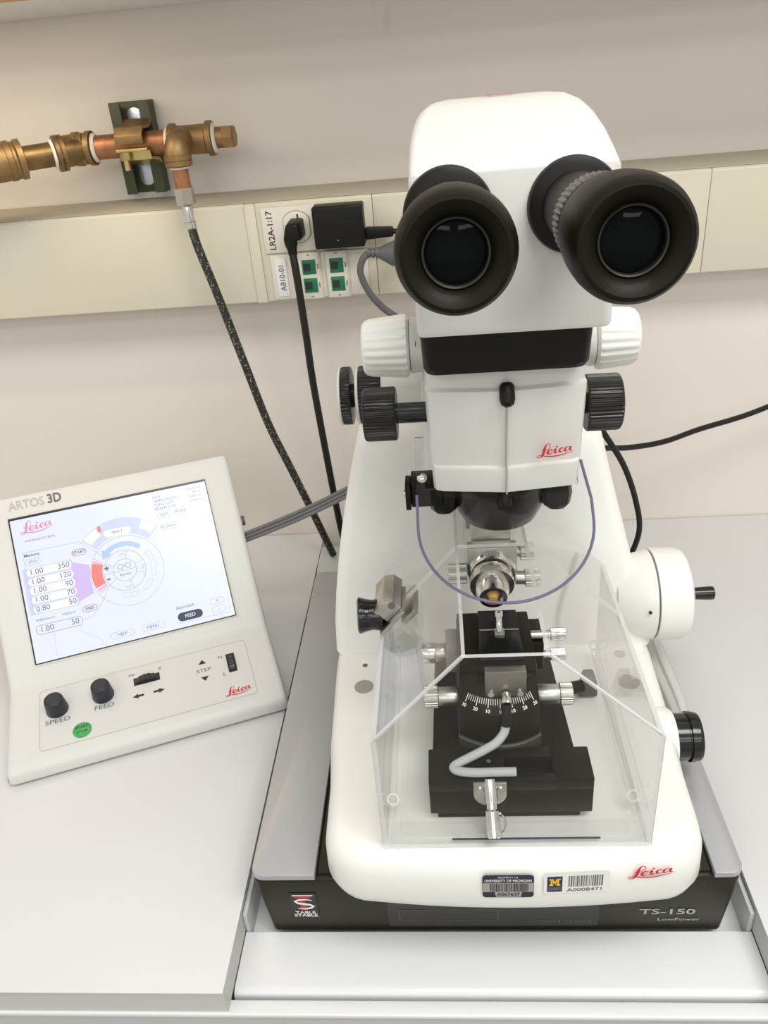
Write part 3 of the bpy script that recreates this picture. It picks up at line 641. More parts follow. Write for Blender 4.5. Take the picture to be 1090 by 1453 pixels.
# specimen arm
sa = ob('specimen_arm', G().lathe((0.0140, 0.230, 0.2680), (0, -1, 0), [(0, 0.0230), (0.056, 0.0230), (0.060, 0.0215), (0.078, 0.0205), (0.080, 0.0190)], 40), CHROME, um)
ob('arc_block', G().prism([(-0.0035, 0.268), (-0.0035, 0.300), (0.0, 0.308), (0.007, 0.313), (0.021, 0.313), (0.028, 0.308), (0.0315, 0.300), (0.0315, 0.268)], 1, 0.172, 0.236, 0.0015), STEEL, sa)
ob('arc_cap', G().prism([(-0.007, 0.290), (-0.007, 0.306), (-0.002, 0.3165), (0.006, 0.3205), (0.022, 0.3205), (0.030, 0.3165), (0.035, 0.306), (0.035, 0.290)], 1, 0.1930, 0.2400, 0.0015), mat('grey_anodised', (0.22, 0.21, 0.18), 0.4), sa)
ob('front_plate', G().box(-0.0075, 0.0355, 0.158, 0.171, 0.262, 0.2915, 0.0015), STEEL, sa)
ob('chuck', G().lathe((0.0125, 0.150, 0.2680), (0, -1, -0.18), [(0, 0.0175), (0.006, 0.0190), (0.012, 0.0188), (0.0125, 0.0142), (0.020, 0.0140), (0.026, 0.0118), (0.0265, 0.0085), (0.022, 0.0075)], 40), CHROME, sa)
ob('resin_specimen', G().cyl((0.0125, 0.130, 0.2640), (0.0125, 0.1225, 0.2628), 0.0058, 20, r1=0.003), GOLD, sa)
def knurl(name, p0, axis, L, r, parent, m=STEEL, ribs=26, rh=0.0006, b=0.0006):
    return ob(name, G().lathe(p0, axis, [(0, r - b), (b, r), (L - b, r), (L, r - b)], ribs=ribs, ribh=rh, ribrows=(1, 2)), m, parent, smooth=25)
knurl('knurled_screw', (-0.0080, 0.158, 0.2665), (-1, 0, 0), 0.0165, 0.0092, sa)
ob('screw_shaft', G().cyl((0.034, 0.158, 0.2600), (0.042, 0.158, 0.2595), 0.0062, 20), STEEL, sa)
knurl('knurled_screw', (0.0420, 0.158, 0.2595), (1, 0, 0), 0.0130, 0.0080, sa)
ob('screw_shaft', G().cyl((0.034, 0.172, 0.2780), (0.039, 0.172, 0.2780), 0.0050, 20), STEEL, sa)
knurl('knurled_screw', (0.0390, 0.172, 0.2780), (1, 0, 0), 0.0120, 0.0078, sa)

# ---------------------------------------------------------------- microscope: zoom body
XM = 0.0178
def zoom_sec(z, hw, yf, ridge=0.006, yb=0.150):
    r = 0.006
    return [(XM + hw, yb, z), (XM - hw, yb, z), (XM - hw, yf + r, z), (XM - hw + 0.0018, yf + 0.0018, z), (XM - hw + r, yf - 0.0004, z), (XM - 0.0008, yf - ridge, z), (XM, yf - ridge + 0.0005, z), (XM + 0.0008, yf - ridge, z), (XM + hw - r, yf - 0.0004, z), (XM + hw - 0.0018, yf + 0.0018, z), (XM + hw, yf + r, z)]
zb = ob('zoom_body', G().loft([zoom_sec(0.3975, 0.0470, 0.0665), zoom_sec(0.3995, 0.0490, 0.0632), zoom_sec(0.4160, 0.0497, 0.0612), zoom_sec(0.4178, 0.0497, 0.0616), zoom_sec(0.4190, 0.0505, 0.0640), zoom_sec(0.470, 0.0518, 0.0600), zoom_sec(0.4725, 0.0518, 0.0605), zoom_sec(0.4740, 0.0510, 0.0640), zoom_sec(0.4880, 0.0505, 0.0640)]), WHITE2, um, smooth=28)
ob('centre_seam', G().box(XM - 0.0004, XM + 0.0004, 0.0536, 0.0600, 0.3995, 0.4720), INKG, zb)
D().logo(0.0205, 0.4255, 0.0240, 0.0).build('red_signature', RED, zb, plane((XM, 0.0528, 0.0), (0.0518, 0.0058, 0), (0, -0.055, 1)) @ Matrix.Translation((0, 0, -0.0215)))
ob('iris_lever', G().lathe((XM, 0.0562, 0.4775), (0, -0.55, -0.84), [(0, 0.0035), (0.002, 0.0048), (0.010, 0.0050), (0.0135, 0.0042), (0.0150, 0.002)], 20), BLACK, um)
# black coupling band
ob('coupling_ring', G().loft([[(XM + x - 0.001, y, 0.4885) for x, y in rrect(-0.0490, 0.0490, 0.0470, 0.150, 0.008, 5)], [(XM + x - 0.001, y, 0.4925) for x, y in rrect(-0.0505, 0.0505, 0.0440, 0.150, 0.008, 5)], [(XM + x - 0.001, y, 0.5125) for x, y in rrect(-0.0515, 0.0515, 0.0430, 0.150, 0.008, 5)], [(XM + x - 0.001, y, 0.5180) for x, y in rrect(-0.0515, 0.0515, 0.0430, 0.150, 0.008, 5)]]), BLACK, um)
# binocular head
def head_sec(y, hw, z0, z1, r):
    P = []
    for (cx, cz, a0, rr) in ((hw - r, z1 - r, 0, r), (-hw + r, z1 - r, PI / 2, r), (-hw + 0.004, z0 + 0.004, PI, 0.004), (hw - 0.004, z0 + 0.004, 1.5 * PI, 0.004)):
        for i in range(7):
            a = a0 + PI / 2 * i / 6; P.append((XM + 0.002 + cx + rr * math.cos(a), y, cz + rr * math.sin(a)))
    return P
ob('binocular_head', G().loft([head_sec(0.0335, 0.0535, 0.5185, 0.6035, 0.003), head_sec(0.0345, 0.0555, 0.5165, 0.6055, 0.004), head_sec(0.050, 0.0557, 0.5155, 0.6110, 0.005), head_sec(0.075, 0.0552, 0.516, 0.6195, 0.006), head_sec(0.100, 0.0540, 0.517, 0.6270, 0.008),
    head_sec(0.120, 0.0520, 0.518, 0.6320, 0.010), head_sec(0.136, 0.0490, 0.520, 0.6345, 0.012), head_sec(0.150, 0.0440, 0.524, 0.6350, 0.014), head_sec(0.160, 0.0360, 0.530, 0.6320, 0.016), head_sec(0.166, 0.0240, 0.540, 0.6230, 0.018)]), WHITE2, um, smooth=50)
D().logo(0, 0, 0.020).build('red_signature', RED, um, plane((0.0105, 0.141, 0.6355), (1, 0, 0), (0, 1, 0.05)))
# eyepieces
def eyepiece(x):
    base = Vector((x, 0.0338, 0.5840)); ax = Vector((0.0, -0.1465, 0.0072)).normalized()
    e = ob('eyepiece', G().lathe(base - ax * 0.004, ax, [(0.004, 0.0175), (0.016, 0.0175), (0.060, 0.0172), (0.062, 0.0182), (0.070, 0.0185)], 48), BLACK, um)
    ob('flange', G().lathe(base, ax, [(0, 0.0246), (0.004, 0.0246), (0.006, 0.0238), (0.0085, 0.0190)], 56), BLACK, e)
    ob('diopter_ring', G().lathe(base + ax * 0.066, ax, [(0, 0.0186), (0.001, 0.0205), (0.018, 0.0210), (0.020, 0.0204)], ribs=48, ribh=0.0006, ribrows=(1, 2)), mat('ring_black', (0.030, 0.028, 0.024), 0.30), e, smooth=25)
    ob('eyecup', G().lathe(base + ax * 0.086, ax, [(0, 0.0200), (0.006, 0.0212), (0.016, 0.0228), (0.030, 0.0240), (0.042, 0.0244), (0.0500, 0.0241), (0.0545, 0.0232), (0.0570, 0.0216), (0.0574, 0.0200), (0.0564, 0.0180), (0.0548, 0.0160), (0.0532, 0.0146), (0.0512, 0.0138), (0.0490, 0.0134)], 64, cap=False), RUBBER, e)
    ob('lens_rim', G().lathe(base + ax * 0.1352, ax, [(0, 0.0132), (0.0020, 0.0138), (0.0030, 0.0132), (0.0026, 0.0125), (0.0, 0.0122)], 56, cap=False), mat('lens_rim', (0.022, 0.018, 0.014), 0.3, 0.2), e)
    ob('eye_lens', G().lathe(base + ax * 0.1330, ax, [(0, 0.0128), (0.0015, 0.0128), (0.0026, 0.0085), (0.0031, 0.0045), (0.0033, 0.0008)], 48), LENS, e)
eyepiece(XM - 0.0330); eyepiece(XM + 0.0335)
# objective
ob('objective', G().lathe((XM - 0.002, 0.106, 0.3990), (0, 0, -1), [(0, 0.0400), (0.006, 0.0400), (0.009, 0.0392), (0.020, 0.0375), (0.032, 0.0330), (0.042, 0.0280), (0.0435, 0.0262), (0.0425, 0.024), (0.040, 0.023)], 64), OBJG, um)
for sx in (-1, 1):
    ob('lamp_housing', G().lathe((XM + sx * 0.0405 - 0.002, 0.098, 0.3950), (sx * 0.02, -0.28, -0.95), [(0, 0.010), (0.018, 0.0115), (0.026, 0.0095), (0.029, 0.006)], 8), ANOD, um, smooth=20)
ob('objective_latch', G().cyl((XM - 0.0005, 0.0655, 0.3965), (XM - 0.0005, 0.0600, 0.3870), 0.0045, 16, 0.001), BLACK, um)
# focus knobs
KNOBB = mat('knob_black', (0.014, 0.0125, 0.0085), 0.3, spec=0.45)
def ribbed(name, c, sx, x0, x1, r, m, ribs, rh, taper=0.0, flat=0.003):
    L = abs(x1 - x0)
    return ob(name, G().lathe((x0, c[0], c[1]), (sx, 0, 0), [(0, r - flat), (flat * .5, r - flat * .2), (flat, r), (L - flat * 1.6, r - taper), (L - flat * .5, r - taper - flat * .4), (L, r - taper - flat)], ribs=ribs, ribh=rh, ribrows=(2, 3)), m, um, smooth=28)
ribbed('focus_knob', (0.106, 0.4410), -1, -0.0555, -0.0790, 0.0192, KNOBB, 44, 0.0011, flat=0.0014)
ob('focus_shaft', G().cyl((-0.0330, 0.106, 0.4410), (-0.0560, 0.106, 0.4410), 0.0074, 24), GLOSSB, um)
ribbed('focus_knob', (0.110, 0.4395), 1, 0.0770, 0.1010, 0.0200, KNOBB, 44, 0.0011, flat=0.0014)
ob('focus_shaft', G().cyl((0.0690, 0.110, 0.4395), (0.0810, 0.110, 0.4395), 0.0074, 24), GLOSSB, um)
def whiteknob(sx, x0, x1, c):
    k = ribbed('zoom_knob', c, sx, x0, x1, 0.0232, WHITE, 22, 0.0011, taper=0.0022, flat=0.0035)
    ob('zoom_collar', G().lathe((x0 - sx * 0.014, c[0], c[1]), (sx, 0, 0), [(0, 0.0185), (0.0125, 0.0205), (0.0135, 0.0195)], 40), WHITE2, um)
whiteknob(-1, -0.0450, -0.0795, (0.150, 0.4760)); whiteknob(1, 0.0905, 0.1215, (0.160, 0.4700))
D().text('1.', 0, 0, 0.006).build('lettering', INK, um, XZ((-0.0395, 0.1290, 0.4835)))
for (x0, x1) in ((-0.0740, -0.0925), (-0.0990, -0.1075)):
    ribbed('coarse_knob', (0.215, 0.4150), -1, x0, x1, 0.0245, KNOBB, 44, 0.0011, flat=0.0010)
    ob('knob_rim', G().lathe((x1 + 0.0004, 0.215, 0.4150), (-1, 0, 0), [(0, 0.0240), (0.0004, 0.0247), (0.0020, 0.0247), (0.0028, 0.0235)], 48), WHITE2, um)
ob('coarse_boss', G().cyl((-0.036, 0.215, 0.4150), (-0.0738, 0.215, 0.4150), 0.0225, 32, 0.002), WHITE2, um)
ob('coarse_shaft', G().cyl((-0.090, 0.215, 0.4150), (-0.1000, 0.215, 0.4150), 0.010, 24), BLACK, um)

# breath shield below the objective
shp = plane((XM - 0.001, 0.0600, 0.3760), (1, 0, 0), (0, 0.63, 0.777))
U = [(0.0515, 0.0235), (0.0515, 0.040), (0.0545, 0.040), (0.0600, 0.012)]
U += [(0.0605 * math.cos(t), -0.004 + 0.0535 * math.sin(t)) for t in [-PI * i / 28 for i in range(29)]]
U += [(-0.0605, 0.062), (-0.0545, 0.062), (-0.0545, 0.024)]
g = G(); b = bmesh.new(); A = [b.verts.new((x, y, 0)) for x, y in U]; B = [b.verts.new((x, y, 0.0025)) for x, y in U]
fa = b.faces.new(A); fb = b.faces.new(list(reversed(B))); sides = [b.faces.new((A[i], B[i], B[(i + 1) % len(U)], A[(i + 1) % len(U)])) for i in range(len(U))]
bmesh.ops.recalc_face_normals(b, faces=b.faces)
for f in sides: f.material_index = 1
bmesh.ops.transform(b, matrix=shp, verts=b.verts)
me = bpy.data.meshes.new('tmp'); b.to_mesh(me); b.free(); g.bm.from_mesh(me); bpy.data.meshes.remove(me)
bs = ob('breath_shield', g, [SHIELD, SHEDGE], um, smooth=0)
ob('shield_rim', G().tube([shp @ Vector((x, y, 0.0012)) for x, y in U[2:33] + [(-0.0605, 0.010), (-0.0605, 0.020)]], 0.0011, 8, 0), SHEDGE, bs)
ob('shield_clamp', G().box(-0.0480, -0.0260, 0.0780, 0.0960, 0.3790, 0.4000, 0.001), ANOD, um)
ob('clamp_plate', G().box(-0.0520, -0.0482, 0.0740, 0.0920, 0.3790, 0.3985, 0.0008), BLACK, um)
ob('clamp_screw', G().lathe((-0.0395, 0.0780, 0.4025), (0, -0.8, 0.6), [(0, 0.0036), (0.001, 0.0036), (0.0022, 0.0022), (0.0026, 0.001)], 16), CHROME, um)
ob('clamp_screw', G().lathe((-0.0522, 0.083, 0.3880), (-1, 0, 0), [(0, 0.0030), (0.0012, 0.0026), (0.0018, 0.001)], 14), CHROME, um)

# ================================================================== KNIFE STAGE
ks = thing('knife_stage', 'black knife stage with steel knobs and angle scale under the clear hood', 'knife stage', (0.0155, 0.08, DECK + 0.0006))
Z0 = DECK + 0.0008
ob('base_plate', G().box(-0.0405, 0.0690, 0.0030, 0.160, Z0, Z0 + 0.0075, 0.0008), ANOD, ks)
# front block with a notch in its top
g = G(); g.box(-0.0460, 0.0775, 0.0000, 0.0320, Z0 + 0.0078, 0.1750, 0.0010)
g.box(-0.0460, 0.0120, 0.0000, 0.0320, 0.1740, 0.1862, 0.0010).box(0.0480, 0.0775, 0.0000, 0.0320, 0.1740, 0.1862, 0.0010).box(0.0110, 0.0490, 0.0000, 0.0060, 0.1740, 0.1862, 0.0010).box(0.0110, 0.0490, 0.0220, 0.0320, 0.1740, 0.1862, 0.0010)
ob('front_block', g, ANOD, ks)
ob('slide', G().hull8([(-0.0440, 0.0330, Z0 + 0.0078), (0.0700, 0.0330, Z0 + 0.0078), (0.0660, 0.160, Z0 + 0.0078), (-0.0420, 0.160, Z0 + 0.0078), (-0.0430, 0.0330, 0.1780), (0.0690, 0.0330, 0.1780), (0.0640, 0.158, 0.1780), (-0.0400, 0.158, 0.1780)], 0.001), ANOD, ks)
XD, YD = 0.0110, 0.0800
def drum_sec(z, R, hw):
    a = math.asin(min(0.999, hw / R)); return [(XD + R * math.sin(-a + 2 * a * i / 16), YD - R * math.cos(-a + 2 * a * i / 16), z) for i in range(17)] + [(XD + hw, YD + 0.045, z), (XD - hw, YD + 0.045, z)]
ob('swivel_ring', G().loft([drum_sec(0.1782, 0.0500, 0.0325), drum_sec(0.1885, 0.0500, 0.0325), drum_sec(0.1895, 0.0490, 0.0320)]), mat('ring_dark_grey', (0.06, 0.057, 0.045), 0.35), ks)
ob('swivel_drum', G().loft([drum_sec(0.1897, 0.0476, 0.0316), drum_sec(0.1903, 0.0480, 0.0318), drum_sec(0.2175, 0.0466, 0.0312), drum_sec(0.2185, 0.0460, 0.0310), drum_sec(0.2340, 0.0320, 0.0305), drum_sec(0.2420, 0.0318, 0.0305), drum_sec(0.2425, 0.0312, 0.0303)]), ANOD, ks)
# angle scale on the sloping face of the drum
d = D(); ring = []
cz0, cr0, cz1, cr1 = 0.2190, 0.0458, 0.2335, 0.0330
Lc = math.hypot(cz1 - cz0, cr1 - cr0)
def cone(a, t):
    r = cr0 + (cr1 - cr0) * t; z = cz0 + (cz1 - cz0) * t
    nx = (cz1 - cz0) / Lc; nz = (cr0 - cr1) / Lc
    return Vector((XD + (r + nx * 0.0004) * math.sin(a), YD - (r + nx * 0.0004) * math.cos(a), z + nz * 0.0004))
vs_, fs_ = [], []
def tick(a, t0, t1, w):
    k = len(vs_); da = w / 2 / 0.04
    vs_.extend([cone(a - da, t0), cone(a + da, t0), cone(a + da, t1), cone(a - da, t1)]); fs_.append((k, k + 1, k + 2, k + 3))
for i in range(-30, 31, 2):
    a = math.radians(i * 1.25) ; big = i % 10 == 0
    if abs(math.sin(a)) * cr1 < 0.0300: tick(a, 0.22 if big else 0.34, 0.58, 0.0006 if big else 0.00042)
me = bpy.data.meshes.new('scale_ticks'); me.from_pydata([tuple(v) for v in vs_], [], fs_); me.update()
link('scale_ticks', me, PRINTW, ks, 0)
for i in (-30, -20, -10, 0, 10, 20, 30):
    a = math.radians(i * 1.25); p = cone(a, 0.085); up = (cone(a, 0.5) - cone(a, 0.2)).normalized(); xd = Vector((math.cos(a), math.sin(a), 0))
    D().text(str(abs(i)), 0, 0, 0.0038, bold=0.00008).build('scale_numeral', PRINTW, ks, plane(p, xd, up))
# upper block, steel connector plate
ob('upper_block', G().box(-0.0190, 0.0400, 0.0520, 0.1200, 0.2430, 0.2520, 0.001), ANOD, ks)
cp = ob('connector_plate', G().box(0.0000, 0.0315, 0.0440, 0.0515, 0.2275, 0.2525, 0.0008), mat('dull_steel', (0.34, 0.325, 0.28), 0.4, 1.0), ks)
for sx in (0.0045, 0.0270):
    ob('screw', G().cyl((sx, 0.0441, 0.2310), (sx, 0.0428, 0.2310), 0.0024, 16), CHROME, cp)
ob('socket', G().cyl((0.0160, 0.0438, 0.2310), (0.0158, 0.0350, 0.2280), 0.0040, 20, 0.0005), CHROME, cp)
# side clamp knobs
for sx, x0, x1, x2 in ((-1, -0.0205, -0.0365, -0.0480), (1, 0.0425, 0.0600, 0.0700)):
    ob('clamp_cylinder', G().cyl((x0, 0.0640, 0.2110), (x1, 0.0640, 0.2110), 0.0078, 28, 0.0005), STEEL, ks)
    knurl('clamp_knob', (x1, 0.0640, 0.2110), (sx, 0, 0), abs(x2 - x1), 0.0090, ks, ribs=24)
# upper left micrometer, right screws
ob('bearing_block', G().box(-0.0290, -0.0195, 0.0880, 0.1150, 0.2150, 0.2400, 0.001), mat('grey_anodised', (0.22, 0.21, 0.18), 0.4), ks)
ob('clamp_cylinder', G().cyl((-0.0290, 0.1000, 0.2270), (-0.0380, 0.1000, 0.2270), 0.0078, 28, 0.0005), STEEL, ks)
ob('clamp_cylinder', G().cyl((-0.0380, 0.1000, 0.2270), (-0.0490, 0.1000, 0.2270), 0.0090, 28, 0.0008), CHROME, ks)
ob('holder_body', G().box(-0.0190, 0.0500, 0.0860, 0.1200, 0.2180, 0.2440, 0.001), ANOD, ks)
for (z, y) in ((0.2480, 0.0930), (0.2300, 0.0900)):
    ob('screw_shaft', G().cyl((0.040, y, z), (0.0560, y, z), 0.0036, 16), STEEL, ks)
    knurl('clamp_screw', (0.0555, y, z), (1, 0, 0), 0.0125, 0.0052, ks, CHROME, 18, 0.0004)
# knife holder with boat and pin
kh = ob('knife_holder', G().hull8([(-0.0030, 0.0560, 0.2440), (0.0310, 0.0560, 0.2440), (0.0310, 0.1060, 0.2440), (-0.0030, 0.1060, 0.2440), (-0.0030, 0.0560, 0.2560), (0.0310, 0.0560, 0.2560), (0.0290, 0.1040, 0.2660), (-0.0020, 0.1040, 0.2660)], 0.0008), GLOSSB, ks)
ob('holder_line', G().box(-0.0015, 0.0295, 0.0832, 0.0838, 0.2616, 0.2622), GREYM, kh)
ob('pin_base', G().box(0.0100, 0.0180, 0.0765, 0.0845, 0.2590, 0.2632, 0.0008), STEEL, kh)
ob('steel_pin', G().lathe((0.0140, 0.0805, 0.2630), (0.0, 0.35, 0.94), [(0, 0.0026), (0.006, 0.0026), (0.007, 0.0023), (0.0115, 0.0023), (0.012, 0.0031), (0.0155, 0.0031), (0.0165, 0.002)], 20), CHROME, kh)
# lever on the right
ob('lever_shaft', G().cyl((0.0640, 0.118, 0.1640), (0.0905, 0.128, 0.1600), 0.0058, 18), BLACK, ks)
ob('clamp_lever', G().hull8([(0.0890, 0.1310, 0.1440), (0.1060, 0.1310, 0.1440), (0.1060, 0.1450, 0.1440), (0.0890, 0.1450, 0.1440), (0.0900, 0.1290, 0.1620), (0.1050, 0.1290, 0.1620), (0.1020, 0.1400, 0.1700), (0.0930, 0.1400, 0.1700)], 0.0015), mat('lever_grey', (0.085, 0.082, 0.070), 0.45), ks)
# front outlet: flange + spigot
fl = ob('outlet_flange', G().prism([(0.0000 + 0.0125 * math.cos(t), 0.1740 + 0.0125 * math.sin(t)) for t in [PI + PI * i / 20 for i in range(21)]] + [(0.0125, 0.1855), (-0.0125, 0.1855)], 1, -0.0030, -0.0002, 0.0005), STEEL, ks)
for sx in (-0.0080, 0.0080):
    ob('screw', G().cyl((sx, -0.0030, 0.1795), (sx, -0.0046, 0.1795), 0.0026, 16), CHROME, fl)
ob('spigot', G().lathe((0.0, 0.0020, 0.1860), (0.03, -0.62, -0.78), [(0, 0.0045), (0.004, 0.0050), (0.017, 0.0050), (0.018, 0.0042), (0.022, 0.0042), (0.023, 0.0052), (0.0400, 0.0055), (0.0415, 0.0055), (0.0425, 0.0046)], 28), CHROME, fl)
ob('retaining_loop', G().tube([(0.0015, -0.0140, 0.1690), (0.0060, -0.0170, 0.1700), (0.0095, -0.0180, 0.1660), (0.0100, -0.0190, 0.1580), (0.0070, -0.0205, 0.1530), (0.0030, -0.0210, 0.1530)], 0.0006, 8), CHROME, fl)
ob('hose_stub', G().cyl((0.0, 0.0120, 0.1868), (0.0, 0.0120, 0.1935), 0.0018, 12), CHROME, ks)
# grey drain cable
dc = thing('drain_tube', 'light grey flexible lead bending from the knife holder to the front block', 'lead', (-0.01, 0.02, 0.187))
ob('dark_sleeve', G().tube([(0.0158, 0.0348, 0.2278), (0.0150, 0.0300, 0.2210), (0.0145, 0.0275, 0.2140)], 0.0038, 14), BLACK, dc)
ob('lead', G().tube([(0.0145, 0.0278, 0.2148), (0.0128, 0.0255, 0.2085), (0.0065, 0.0205, 0.2035), (-0.0041, 0.0168, 0.1990), (-0.0150, 0.0141, 0.1945), (-0.0238, 0.0112, 0.1915), (-0.0268, 0.0085, 0.1905), (-0.0232, 0.0055, 0.1903), (-0.0119, 0.0036, 0.1904), (0.0027, 0.0036, 0.1905), (0.0120, 0.0036, 0.1906), (0.0200, 0.0036, 0.1906)], 0.0034, 14), CABLEL, dc)

# ================================================================== ACRYLIC HOOD
hd = thing('acrylic_hood', 'clear faceted acrylic hood with cut-out top over the knife stage', 'hood', (0.0165, 0.08, DECK + 0.0008))
xl, xr, x2l, x2r = -0.0825, 0.1165, -0.0180, 0.0385
YF, YS, YB1, YB2 = -0.0240, 0.1120, 0.1850, 0.2000
ZB, Z1L, Z1R, Z2 = DECK + 0.0008, 0.2515, 0.2515, 0.3245
T = 0.0032
AM = [ACRYL, ACEDGE]
ob('front_pane', G().pane([(xl, YF, ZB), (xr, YF, ZB), (xr, YF, Z1R), (x2r, YF, Z2), (x2l, YF, Z2), (xl, YF, Z1L)], T, into=(0, 1, 0)), AM, hd, 0)
y0 = YF + T + 0.0002
for s, xo, xi, Z1 in ((-1, xl, x2l, Z1L), (1, xr, x2r, Z1R)):
    ob('side_pane', G().pane([(xo, y0, ZB), (xo, YB1, ZB), (xo, YB1, Z1), (xo, y0, Z1)], T, into=(-s, 0, 0)), AM, hd, 0)
    ob('sloping_pane', G().pane([(xo, y0, Z1), (xo, YS - 0.0006, Z1), (xi, YS - 0.0006, Z2), (xi, y0, Z2)], T, into=(-s, 0, -1)), AM, hd, 0)
    ob('rear_sloping_pane', G().pane([(xo, YS, Z1), (xo, YB1, Z1), (xi, YB2, Z2), (xi, YS, Z2)], T, into=(-s, 0, -1)), AM, hd, 0)
    xa = xo - s * 0.0036; xb = xa - s * 0.0055; xm, xM = min(xa, xb), max(xa, xb)
    rl = ob('guide_rail', G().hull8([(xm, 0.000, 0.1450), (xM, 0.000, 0.1450), (xM, 0.184, 0.1580), (xm, 0.184, 0.1580), (xm, 0.000, 0.1530), (xM, 0.000, 0.1530), (xM, 0.184, 0.1660), (xm, 0.184, 0.1660)], 0.0012), AM, hd)
    for yy, zz in ((0.0100, 0.1545), (0.1760, 0.1665)):
        ob('rail_sleeve', G().lathe((xb + s * 0.0026, yy, zz), (-s * 0.3, -0.5, 0.8), [(0, 0.0048), (0.003, 0.0048), (0.003, 0.0034), (0.0005, 0.0030)], 24, cap=False), ACEDGE, rl)
ob('top_pane', G().pane([(x2l, YS, Z2), (x2r, YS, Z2), (x2r, YB2, Z2), (x2l, YB2, Z2)], T, into=(0, 0, -1)), AM, hd, 0)
ob('front_flange', G().box(xl + 0.006, xr - 0.006, y0, y0 + 0.0180, ZB, ZB + 0.0030, 0.0006), AM, hd)
ob('edge_gasket', G().box(-0.030, 0.080, y0 + 0.0002, y0 + 0.0012, ZB + 0.0032, ZB + 0.0044), mat('gasket_navy', (0.03, 0.03, 0.06), 0.5), hd)
# chrome clamp with black knob on the left slope
ck = thing('hood_clamp', 'chrome clamp block with black knob on the slope of the clear hood', 'clamp', (-0.072, 0.118, 0.25))
CM = Matrix.Translation((-0.0660, 0.1100, 0.2700)) @ Matrix.Rotation(math.radians(-48.5), 4, 'Y')
ob('block', G().prism([(-0.009, 0.0040), (0.009, 0.0040), (0.009, 0.0130), (0.003, 0.0185), (-0.009, 0.0185)], 1, -0.017, 0.023, 0.0006, mtx=CM), STEEL, ck)
ob('jaw_plate', G().prism([(-0.020, 0.0005), (0.010, 0.0005), (0.010, 0.0036), (-0.020, 0.0036)], 1, -0.022, 0.014, 0.0006, mtx=CM), STEEL, ck)
ob('inner_jaw', G().box(-0.004, 0.012, -0.014, 0.022, -0.0110, -0.0060, 0.0006, mtx=CM), STEEL, ck)
ob('side_screw', G().lathe(CM @ Vector((0.0065, -0.0172, 0.0115)), (0, -1, 0), [(0, 0.0030), (0.0012, 0.0030), (0.0015, 0.0015)], 16), INKD, ck)
ob('knob', G().lathe((-0.0800, 0.104, 0.2655), (-1, -0.10, 0.05), [(0, 0.0120), (0.003, 0.0132), (0.008, 0.0124), (0.013, 0.0134), (0.018, 0.0150), (0.0195, 0.0146), (0.0205, 0.0120)], 36), GLOSSB, ck)

# ================================================================== CONTROL CONSOLE
yaw = math.radians(20.8)
cs = thing('control_console', 'cream touch-screen control console marked ARTOS 3D on the worktop', 'console', (-0.3505, 0.189, 0.0302), yaw, local=True)
prof = [(0.0015, 0.004), (0.0, 0.014), (0.004, 0.0205), (0.012, 0.0232), (0.106, 0.0421), (0.113, 0.0440), (0.118, 0.0490), (0.2500, 0.2098), (0.2580, 0.2125), (0.2660, 0.2060), (0.2640, 0.190), (0.215, 0.006), (0.210, 0.004)]
# inset direction check: shrink towards the inside of the profile
def inset(profile, d_):
    out = []; n = len(profile)
    for i, (y, z) in enumerate(profile):
        a = Vector(profile[i - 1]); c = Vector(profile[(i + 1) % n]); t = (c - a).normalized(); nn = Vector((-t.y, t.x))
        q = Vector((y, z)) + nn * 1e-4
        ctr = Vector((0.16, 0.07))
        out.append((y, z, nn))
    area2 = sum(profile[i - 1][0] * profile[i][1] - profile[i][0] * profile[i - 1][1] for i in range(n))
    sgn = 1 if area2 > 0 else -1
    return [(y + nn.x * d_ * sgn, z + nn.y * d_ * sgn) for y, z, nn in out]
secs = [[(x, y, z) for y, z in inset(prof, ins)] for x, ins in ((-0.1500, 0.0060), (-0.1490, 0.0028), (-0.1465, 0.0008), (-0.1430, 0.0), (0.1430, 0.0), (0.1465, 0.0008), (0.1490, 0.0028), (0.1500, 0.0060))]
ob('shell', G().loft(secs), CREAM, cs, smooth=40)
ob('base_gasket', G().box(-0.1450, 0.1450, 0.006, 0.206, 0.0, 0.0050, 0.001), INKD, cs)
# screen plane
vdir = Vector((0, 0.6351, 0.7725)); so = Vector((0, 0.1264, 0.0595)); nS = Vector((1, 0, 0)).cross(vdir)
def SP(h): return plane(so + nS * h, (1, 0, 0), vdir)
ob('screen_bezel', G().prism(rrect(-0.1190, 0.1190, -0.0030, 0.1770, 0.002), 2, -0.0010, 0.0006, mtx=SP(0)), mat('bezel_grey', (0.60, 0.58, 0.52), 0.5), cs)  # bezel in a warm grey slightly darker than the shell
ob('screen_gap', G().prism(rrect(-0.1172, 0.1172, -0.0012, 0.1752, 0.001), 2, 0.0, 0.0008, mtx=SP(0)), mat('screen_surround', (0.012, 0.012, 0.03), 0.3), cs)
scn = ob('touch_screen', G().prism(rrect(-0.1155, 0.1160, 0.0002, 0.1722, 0.0006), 2, 0.0, 0.0010, mtx=SP(0)), S_WHITE, cs, smooth=0, label='lit touch screen')
CX, CY = 0.0010, 0.0844
def scr(name, m, layer, d, label=None):
    o = d.build(name, m, cs, SP(0.0012 + 0.00014 * layer)); o.parent = scn; o.matrix_parent_inverse = Matrix()
    return o
def stext(t, x, y, size, m=S_TEXT, layer=6, **kw): return scr('screen_lettering', m, layer, D().text(t, x, y, size, **kw))
def pol(r, a, cx=CX, cy=CY): return (cx + r * math.cos(math.radians(a)), cy + r * math.sin(math.radians(a)))
scr('memory_column', S_PALE, 0, D().poly([(-0.1120, 0.1115), (-0.0560, 0.1115), (-0.0560, 0.0560), (-0.1120, 0.0560)]))
